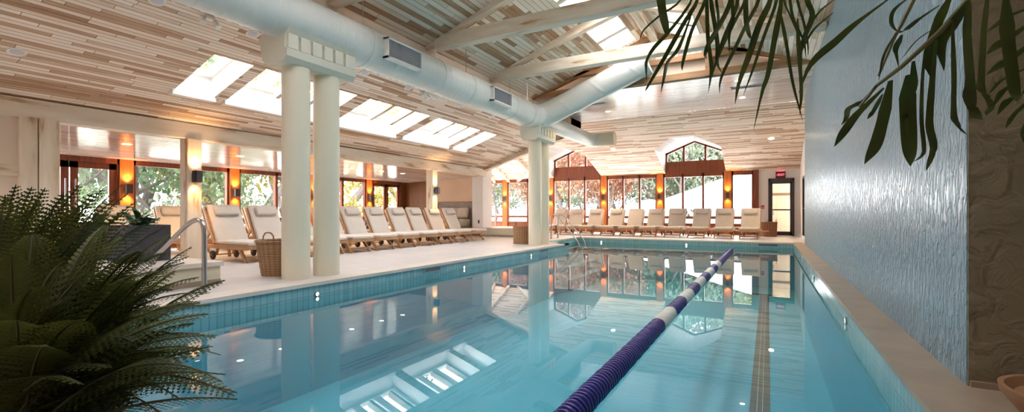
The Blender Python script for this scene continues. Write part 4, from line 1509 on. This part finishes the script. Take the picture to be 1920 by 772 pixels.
def leaves(fr_, lst, t0, tj, sx=1.0):
    for pts, wpx in lst:
        t = t0 + rp_.uniform(-tj, tj)
        n = len(pts)
        P_ = [at(u, v, t + .05 * math.sin(i * 1.3) + .06 * i / n) - po for i, (u, v) in enumerate(pts)]
        hang = (view_r + Vector((-SI, CO, 0)) * rp_.uniform(-.5, .5))
        leaf_strip(P_, wpx * t / F_PX * sx, 'leaflet', 'palm', fr_, rp_, n=16, fold=.22, hang=hang, tipexp=.9)
def c1(x, y): return (1180 + x / 4.289, y / 4.289)
def c6(x, y): return (1540 + x / 4.289, y / 4.289)
def c7(x, y): return (1540 + x / 4.289, 160 + y / 4.289)
def c8(x, y): return (1200 + x / 2.4125, y / 2.4125)
fa = stem([crown, at(1700, -140, 1.6), at(1500, -90, 1.6), at(1330, -60, 1.6), at(1225, -30, 1.6)], .012, .004, 'frond', palm)
up = lambda p, du=0: [(p[0][0] + du, -45)] + p if p[0][1] < 6 else p
LA = [
    ([c1(250, 0), c1(265, 110), c1(290, 230), c1(305, 290)], 19), ([c1(500, 0), c1(330, 240), c1(200, 380), c1(140, 480), c1(135, 560), c1(140, 660)], 7),
    ([c1(545, 0), c1(440, 180), c1(300, 430), c1(160, 670), c1(128, 735)], 9), ([c1(610, 0), c1(500, 250), c1(430, 500), c1(425, 570)], 7),
    ([c1(410, 0), c1(240, 130), c1(110, 250), c1(80, 345)], 4), ([c1(520, 60), c1(400, 380), c1(310, 500), c1(280, 620), c1(253, 745)], 7),
    ([c1(655, 0), c1(690, 220), c1(710, 380), c1(705, 500), c1(745, 590)], 8), ([c1(622, 20), c1(630, 300), c1(655, 500), c1(655, 600), c1(635, 750)], 8),
    ([c1(815, 0), c1(740, 180), c1(650, 330), c1(610, 430), c1(622, 475)], 9), ([c1(822, 0), c1(830, 150), c1(800, 270), c1(805, 440)], 10),
    ([c1(930, 0), c1(850, 170), c1(760, 350), c1(690, 520), c1(640, 690)], 6), ([c1(935, 0), c1(940, 180), c1(960, 270), c1(980, 315)], 9),
    ([c1(1040, 0), c1(940, 200), c1(860, 370), c1(740, 620), c1(725, 755)], 7), ([c1(1130, 0), c1(1040, 200), c1(960, 440), c1(880, 660), c8(430, 470)], 14),
    ([c1(1185, 0), c1(1080, 300), c1(1000, 540), c1(915, 770)], 6), ([c1(1215, 20), c1(1190, 180), c1(1160, 330), c1(1110, 600), c8(550, 420), c8(513, 590)], 13),
    ([c1(1240, 0), c1(1300, 150), c1(1370, 330), c1(1390, 560)], 7), ([c1(1290, 0), c1(1320, 160), c1(1400, 330), c1(1420, 470)], 7),
    ([c1(1205, 60), c8(660, 200), c8(690, 380), c8(737, 550)], 10), ([c1(1350, 150), c8(715, 230), c8(727, 400), c8(722, 520)], 12),
    ([c1(1430, 0), c1(1470, 130), c1(1400, 320), c1(1375, 430)], 10), ([c1(870, 0), c1(840, 120), c1(760, 300), c1(690, 480)], 7),
    ([c1(700, 0), c1(715, 130), c1(705, 260), c1(640, 380)], 5), ([c1(1350, 0), c1(1400, 180), c1(1430, 330), c1(1440, 450)], 6)]
leaves(fa, [(up(p), w_) for p, w_ in LA], 1.58, .1)
fb = stem([crown, at(1960, -100, 1.35), at(1850, -40, 1.2), at(1762, 60, 1.15), at(1689, 126, 1.15), at(1643, 161, 1.15), at(1612, 200, 1.15)], .010, .003, 'frond', palm)
LB = [
    ([c7(500, 20), c7(300, 210), c7(180, 370), c7(104, 492)], 17), ([c7(440, 0), c7(330, 130), c7(220, 190), c7(200, 260), c7(160, 320)], 10),
    ([c7(490, 70), c7(420, 200), c7(368, 272)], 9), ([c7(555, -40), c7(490, 260), c7(430, 480), c7(346, 632)], 24),
    ([c6(700, 600), c7(690, 150), c7(705, 500), c7(716, 650)], 27), ([c6(740, 490), c6(735, 700), c7(670, 160), c7(690, 400)], 14),
    ([c6(830, 400), c7(805, 0), c7(800, 280), c7(820, 500), c7(800, 570), c7(738, 615)], 12), ([c6(920, 320), c7(880, 0), c7(860, 300), c7(890, 470), c7(880, 570), c7(844, 685)], 20),
    ([c6(1040, -40), c6(930, 180), c6(850, 480), c6(870, 610)], 22), ([c6(1180, 0), c6(1050, 200), c6(960, 350), c6(987, 570)], 20),
    ([c6(1050, 180), c6(1055, 600), c7(1055, 220), c7(1090, 330), c7(1175, 398)], 21), ([c6(1180, 20), c6(1160, 300), c7(1185, 0), c7(1180, 150), c7(1230, 230), c7(1300, 280)], 27),
    ([c6(1330, -20), c6(1290, 300), c7(1270, 0), c7(1300, 80), c7(1350, 170), c7(1328, 240)], 27), ([c6(1480, -20), c6(1490, 300), c6(1540, 700), c7(1570, 130)], 25),
    ([c6(700, -20), c6(580, 80), c6(558, 180), c6(600, 250), c6(665, 252)], 10), ([c6(950, 40), c6(800, 140), c6(690, 230), c6(660, 250)], 8),
    ([c6(645, 280), c6(595, 400), c6(620, 540)], 12), ([c6(900, 230), c6(760, 330), c6(640, 480)], 4), ([c6(600, 260), c6(500, 450), c6(460, 650)], 5),
    ([c8(1130, -10), c8(980, 100), c8(880, 190), c8(770, 290), c8(716, 425)], 15), ([c1(1640, 0), c1(1530, 90), c1(1440, 220), c1(1390, 330)], 6), ([c1(1640, 100), c1(1480, 240), c1(1370, 440)], 5)]
leaves(fb, LB, 1.15, .05)
fc = stem([crown, at(1990, 60, 1.4), at(1940, 130, 1.4), at(1905, 195, 1.4)], .009, .003, 'frond', palm)
LC = [([(1935, 40), (1878, 79), (1850, 102)], 15), ([(1935, 78), (1885, 116), (1850, 140)], 15), ([(1930, 124), (1878, 149), (1853, 176)], 14), ([(1930, 166), (1890, 188), (1870, 215)], 12),
      ([(1925, 190), (1899, 216), (1885, 240)], 11), ([(1912, 150), (1880, 170), (1862, 199)], 11), ([(1940, 10), (1890, 30), (1850, 60)], 13), ([(1925, 225), (1918, 250), (1919, 268)], 9)]
leaves(fc, LC, 1.4, .03)
fd = stem([crown, at(1800, -160, 1.25), at(1712, 0, 1.2), at(1689, 47, 1.2), at(1677, 70, 1.2), at(1647, 142, 1.2)], .008, .003, 'frond', palm)

# ------------------------------------------------------------------ outside
g = MB()
for x0, x1, y0, y1 in ((-90, -12.9, -30, 120), (3.5, 60, -30, 120), (-12.9, 3.5, -30, -3.2), (-12.9, 3.5, 19.7, 120)):
    g.add([(x0, y0, -.25), (x1, y0, -.25), (x1, y1, -.25), (x0, y1, -.25)], [(0, 1, 2, 3)])
struct(g, 'ground', 'ground')
def crown_mb(rx, rz, n, size, seed):
    rnd = random.Random(seed)
    m = MB()
    blobs = [(Vector((rnd.uniform(-.6, .6) * rx, rnd.uniform(-.6, .6) * rx, rnd.uniform(-.65, .65) * rz)), rnd.uniform(.35, .6)) for _ in range(9)]
    for i in range(n):
        c, s = rnd.choice(blobs)
        d = Vector((rnd.gauss(0, 1), rnd.gauss(0, 1), rnd.gauss(0, 1)))
        d = d.normalized() * rnd.random() ** .45
        p = c + Vector((d.x * rx * s, d.y * rx * s, d.z * rz * s))
        e = Euler((rnd.uniform(0, 6.3), rnd.uniform(0, 6.3), rnd.uniform(0, 6.3))).to_matrix()
        q = size * rnd.uniform(.6, 1.3)
        vs = [p + e @ Vector(v) for v in ((-q, 0, 0), (0, -q * .5, 0), (q, 0, q * .2), (0, q * .5, 0))]
        m.add(vs, [(0, 1, 2, 3)])
    return m
def trunk_mb(h, r, seed):
    rnd = random.Random(seed)
    m = MB()
    x, y = 0, 0
    pts = []
    for i in range(9):
        pts.append((x, y, h * i / 8 - .25))
        x += rnd.uniform(-.09, .09)
        y += rnd.uniform(-.09, .09)
    m.tube(pts, [r * (1 - .07 * i) for i in range(9)], 9)
    for k in range(6):
        i = rnd.randint(3, 7)
        a = rnd.uniform(0, 2 * PI)
        p = Vector(pts[i])
        L = h * rnd.uniform(.2, .35)
        m.tube([p, p + Vector((math.cos(a) * L * .5, math.sin(a) * L * .5, L * .35)), p + Vector((math.cos(a) * L, math.sin(a) * L, L * .9))], [r * .35, r * .22, r * .08], 6)
    return m
CROWNS = {}
def tree(kind, x, y, h, low, label, spread=1.0, rt=.17):
    """low = height where the crown starts"""
    o = empty('tree', (x, y, 0))
    tag(o, label, 'tree', 'trees outside the windows')
    key = (kind, random.randint(0, 2))
    if key not in CROWNS:
        a = crown_mb(1.0, 1.0, 3600, .042, hash(key[1]) + len(CROWNS))
        b = a.build('crown', TREE[kind], o, fix=False)
        tk = trunk_mb(1.0, .045, len(CROWNS)).build('trunk', 'bark', o)
        CROWNS[key] = (b, tk)
        cr, tr = b, tk
    else:
        b, tk = CROWNS[key]
        cr, tr = b.copy(), tk.copy()
        for q in (cr, tr):
            COL.objects.link(q)
            q.parent = o
    cr.location = (0, 0, (h + low) / 2)
    cr.scale = (h * .38 * spread, h * .38 * spread, (h - low) / 2 * 1.05)
    tr.scale = (rt / .045, rt / .045, h * .8)
    o.rotation_euler = (0, 0, random.uniform(0, 6))
    return o
def shrub(kind, x, y, h, label, rx=1.2):
    o = empty('shrub', (x, y, -.25))
    tag(o, label, 'shrub', 'shrubs outside the windows')
    cr = crown_mb(1, 1, 1500, .06, int(x * 10 + y)).build('foliage', TREE[kind], o, fix=False)
    cr.scale = (rx, rx, h / 2)
    cr.location = (0, 0, h / 2)
    m = MB()
    for k in range(4):
        a = k * 1.6
        m.tube([(0, 0, 0), (.2 * math.cos(a), .2 * math.sin(a), h * .4)], .025, 6)
    m.build('stem', 'bark', o)
KN = {'red': 'red-orange', 'yellow': 'yellow', 'green': 'green', 'pale': 'pale green'}
bk = MB().add([(-90, 36, -.24), (60, 36, -.24), (60, 49, 1.15), (-90, 49, 1.15)], [(0, 1, 2, 3)])
bk.add([(-90, 49, 1.15), (60, 49, 1.15), (60, 120, 1.3), (-90, 120, 1.3)], [(0, 1, 2, 3)])
struct(bk, 'ground_bank', 'ground')
back = [(-33, 'pale'), (-28, 'green'), (-23, 'pale'), (-18, 'pale'), (-13, 'green'), (-8.5, 'pale'), (-4, 'green'), (0, 'pale'), (4.5, 'yellow')]
for i, (x, k) in enumerate(back):
    bt = tree(k, x, 58 + (i % 3) * 2, 10, .2, 'hazy %s tree at the far edge of the grounds, %s from the corner bay' % (KN[k], ORD[i]), 1.5, .2)
    bt.location.z = 1.2
far_trees = [('red', -16.5, 33, 8), ('red', -13.2, 30, 8.5), ('red', -10.6, 34, 8), ('red', -12.0, 38, 9), ('red', -9.0, 31, 7.5), ('green', -7.6, 36, 8), ('pale', -5.6, 33, 8.5), ('green', -6.6, 40, 9),
             ('pale', -3.6, 38, 8), ('red', -2.6, 43, 11), ('yellow', -.8, 40, 9), ('yellow', 1.5, 44, 10), ('green', -1.8, 50, 12), ('pale', -21, 34, 8), ('green', -24, 36, 9), ('pale', -18.5, 40, 10), ('red', -15, 45, 12), ('yellow', -27, 42, 10), ('red', -8.5, 46, 12), ('green', 3.5, 48, 12)]
for i, (k, x, y, h) in enumerate(far_trees):
    tree(k, x, y, h, 1.5 if k != 'red' else 1.9, '%s autumn tree beyond the far windows, number %s counted from the corner' % (KN[k], i + 1) if False else '%s tree seen through the far windows, %s' % (KN[k], ['behind the dormer bay nearest the corner', 'at the edge of that dormer bay', 'in the middle of the first dormer bay', 'behind the first dormer bay, farther back', 'by the cedar post after the first dormer', 'in the plain middle bay', 'in the plain middle bay near the tent', 'high in the plain middle bay, farther back', 'left of the second dormer bay', 'high behind the second dormer', 'above the white tent', 'above the white tent ridge', 'farthest behind the white tent', 'in the corner bay', 'in the corner bay beside the pillar', 'far behind the corner bay', 'tall behind the first dormer', 'far off in the corner bay', 'tall behind the plain bay', 'behind the exit door end'][i]), 1.15, .16)
side_trees = [('pale', -19.5, 5.2, 7), ('green', -18.2, 8.0, 7), ('pale', -21, 9.3, 8), ('yellow', -20, 11.8, 7), ('green', -23, 12.5, 9), ('yellow', -18.6, 15.4, 7), ('yellow', -18.4, 18.6, 7.5), ('green', -26, 8, 10), ('pale', -27, 14, 10), ('green', -24, 4.5, 9), ('yellow', -28, 21, 10)]
sl = ['outside the terrace doors', 'outside the second side window', 'behind the second side window, farther off', 'outside the third side window', 'farther back behind the third side window', 'outside the narrow doors by the panelling', 'farther off beyond the narrow doors', 'far behind the first side window', 'far behind the last side window', 'far behind the terrace doors', 'farthest beyond the panelled corner']
for i, (k, x, y, h) in enumerate(side_trees):
    tree('side_' + k, x, y, h, .6, '%s tree %s' % (KN[k], sl[i]), 1.2, .26)
sh_l = [('green', -16.2, 5.2), ('pale', -16.5, 7.1), ('green', -16.0, 8.9), ('green', -16.6, 10.4), ('yellow', -16.4, 12.2), ('yellow', -16.0, 14.0), ('yellow', -16.4, 16.6), ('pale', -16.5, 3.6)]
for i, (k, x, y) in enumerate(sh_l):
    shrub('side_' + k, x, y, random.uniform(1.7, 2.5), '%s shrub along the side terrace, %s' % (KN[k], ['by the first side window', 'between first and second side windows', 'by the second side window', 'by the third side window', 'at the far end of the third window', 'by the narrow doors', 'beyond the narrow doors', 'by the terrace doors'][i]))
for i in range(11):
    x = -31 + i * 3.1
    shrub('pale' if i % 3 else 'green', x, 50.5 + (i % 2), 3.2, '%s bush along the top of the far bank, %s from the corner bay' % ('pale' if i % 3 else 'green', ORD[i]), 2.4)
for o in [o for o in COL.objects if o.name.startswith('shrub') and o.location.y > 45]: o.location.z = 1.1
# white tents
def tent(xc, y, half, z0, z1, label, cat='tent'):
    o = empty('event_tent', (xc, y, -.25))
    tag(o, label, cat, 'white tents outside')
    r_ = MB()
    A = Vector((0, 0, z1 + .25))
    cs = [Vector((sx * half, sy * half, z0 + .25)) for sx, sy in ((-1, -1), (1, -1), (1, 1), (-1, 1))]
    for i in range(4):
        r_.add([cs[i], cs[(i + 1) % 4], A], [(0, 1, 2)])
        a, b = cs[i], cs[(i + 1) % 4]
        r_.add([a, b, b - Vector((0, 0, .3)), a - Vector((0, 0, .3))], [(0, 1, 2, 3)])
    r_.build('canopy', 'tent', o)
    for c in cs: MB().tube([(c.x, c.y, 0), (c.x, c.y, c.z)], .05, 8).build('pole', 'white', o)
    MB().box((-half, half - .05, 0), (half, half, z0 + .25)).build('side_panel', 'tent', o)
    return o
tent(1.6, 30.5, 6.6, 1.35, 4.3, 'big white event tent outside the windows next to the exit door')
o = empty('patio_umbrella', (-5.95, 27, -.25))
tag(o, 'white patio umbrella outside the plain middle window bay', 'umbrella')
MB().lathe([(0, 1.85), (.35, 1.78), (.8, 1.55), (1.05, 1.25), (1.06, 1.12), (1.03, 1.2), (0, 1.7)], 24).build('canopy', 'tent', o)
MB().tube([(0, 0, 0), (0, 0, 1.8)], .03, 8).build('pole', 'white', o)
MB().lathe([(0, 0), (.3, 0), (.3, .08), (0, .1)], 20).build('base', 'white', o)
# fences
def fence(p, q, label, h=.75):
    p, q = Vector(p), Vector(q)
    o = empty('terrace_fence', p)
    tag(o, label, 'fence')
    d = q - p
    n = max(2, int(d.length / 1.8))
    for i in range(n + 1):
        c = d * i / n
        MB().box((c.x - .05, c.y - .05, 0), (c.x + .05, c.y + .05, h)).build('post', 'fence', o)
    for z in (h * .35, h * .92):
        MB().bar((0, 0, z), (d.x, d.y, z), .04, .12).build('rail', 'fence', o)
fence((-15.2, 1.5, -.25), (-15.2, 18, -.25), 'low white rail fence outside the side windows', 1.0)
fence((-24, 26.5, -.25), (-6.9, 26.5, -.25), 'low white rail fence outside the corner windows', 1.0)

# ------------------------------------------------------------------ light
wd = bpy.data.worlds.new('overcast_sky')
SC.world = wd
wd.use_nodes = True
bg = wd.node_tree.nodes['Background']
bg.inputs[0].default_value = (.97, .98, 1.0, 1)
bg.inputs[1].default_value = 9.0
def portal(loc, d, sx, sy):
    l = bpy.data.lights.new('daylight_portal', 'AREA')
    l.shape, l.size, l.size_y = 'RECTANGLE', sx, sy
    l.cycles.is_portal = True
    o = bpy.data.objects.new('daylight_portal', l)
    COL.objects.link(o)
    o.location = loc
    o.rotation_euler = Vector(d).to_track_quat('-Z', 'Y').to_euler()
    return o
def portal_rect(c, right, upv, sx, sy):
    r_, u_ = Vector(right).normalized(), Vector(upv).normalized()
    o = portal(c, (0, 0, 1), sx, sy)
    nz_ = r_.cross(u_)
    o.rotation_euler = Matrix((r_, u_, nz_)).transposed().to_euler()
    return o
portal_rect((-6.6, YF + .15, 2.0), (-1, 0, 0), (0, 0, 1), 12.6, 3.6).rotation_euler = (PI / 2, 0, PI) if False else Matrix(((-1, 0, 0), (0, 0, 1), (0, 1, 0))).transposed().to_euler()
portal_rect((XG - .2, 8.5, 1.1), (0, -1, 0), (0, 0, 1), 11.2, 2.0).rotation_euler = Matrix(((0, 1, 0), (0, 0, 1), (1, 0, 0))).transposed().to_euler()
for a, b, _ in SKY:
    xm = (SKX0 + SKX1) / 2
    sl_ = Vector((1, 0, .335)).normalized()
    nn = sl_.cross(Vector((0, 1, 0)))
    po_ = portal((xm, (a + b) / 2, zl(xm) + DZ + .05), (0, 0, -1), (SKX1 - SKX0) * 1.05, b - a)
    po_.rotation_euler = Matrix((sl_, Vector((0, -1, 0)), sl_.cross(Vector((0, -1, 0))))).transposed().to_euler()
for x0, x1, y0, y1 in UH + UR:
    xm = (x0 + x1) / 2
    portal((xm, (y0 + y1) / 2, zr(xm) + .5), (0, 0, -1), x1 - x0 + .1, y1 - y0)

# lamp in the changing room behind the exit door
l = bpy.data.lights.new('changing_room_lamp', 'POINT')
l.energy, l.color, l.shadow_soft_size = 10, (1, .85, .65), .1
lo_ = bpy.data.objects.new('changing_room_lamp', l)
COL.objects.link(lo_)
lo_.location = (.4, 20.3, 2.3)
# water-line lamps shining into the pool, most of them added to brighten the basin
PL = [((PX0, 3.79), (1, 0), 'in the tile band below the near column pair'), ((PX0, 6.9), (1, 0), 'added in the side tile band beyond the near columns'), ((PX0, 9.6), (1, 0), 'added in the side tile band before the far columns'),
      ((PX1, 5.19), (-1, 0), 'in the tile band under the blue wall'), ((PX1, 8.6), (-1, 0), 'added halfway along the tile band under the blue wall'), ((PX1, 12.2), (-1, 0), 'added in the band under the far part of the blue wall'),
      ((-4.9, PY1), (0, -1), 'in the far tile band near the pool steps'), ((-2.2, PY1), (0, -1), 'added in the far tile band near the lane rope'),
      ((-3.4, PY0), (0, 1), 'added in the near pool end by the ferns'), ((-1.6, PY0), (0, 1), 'added in the near pool end below the camera')]
for (x, y), (nx, ny), lab in PL:
    o = empty('pool_light', (x, y, -.14), math.atan2(ny, nx))
    tag(o, 'small round pool lamp ' + lab, 'pool lamp', 'pool lamps')
    q = MB().lathe([(.02, 0), (.035, .0), (.035, .012), (.02, .014)], 20).build('ring', 'steel', o)
    q.rotation_euler = (0, PI / 2, 0)
    q = MB().lathe([(0, .008), (.022, .008)], 20).build('lens', 'lamp', o)
    q.rotation_euler = (0, PI / 2, 0)
    spot('pool_light_beam', (x + nx * .18, y + ny * .18, -.22), (nx, ny, -.75), 3, 140, .7, (.80, .95, 1.0), rad=.05)

vs = SC.view_settings
vs.view_transform = 'Standard'
vs.look = 'None'
vs.gamma = 1
vs.use_curve_mapping = False
vs.exposure = 1.95
SC.cycles.use_denoising = True
SC.cycles.max_bounces = 10
SC.cycles.diffuse_bounces = 5
SC.cycles.glossy_bounces = 5
SC.cycles.transparent_max_bounces = 16
SC.cycles.sample_clamp_indirect = 8
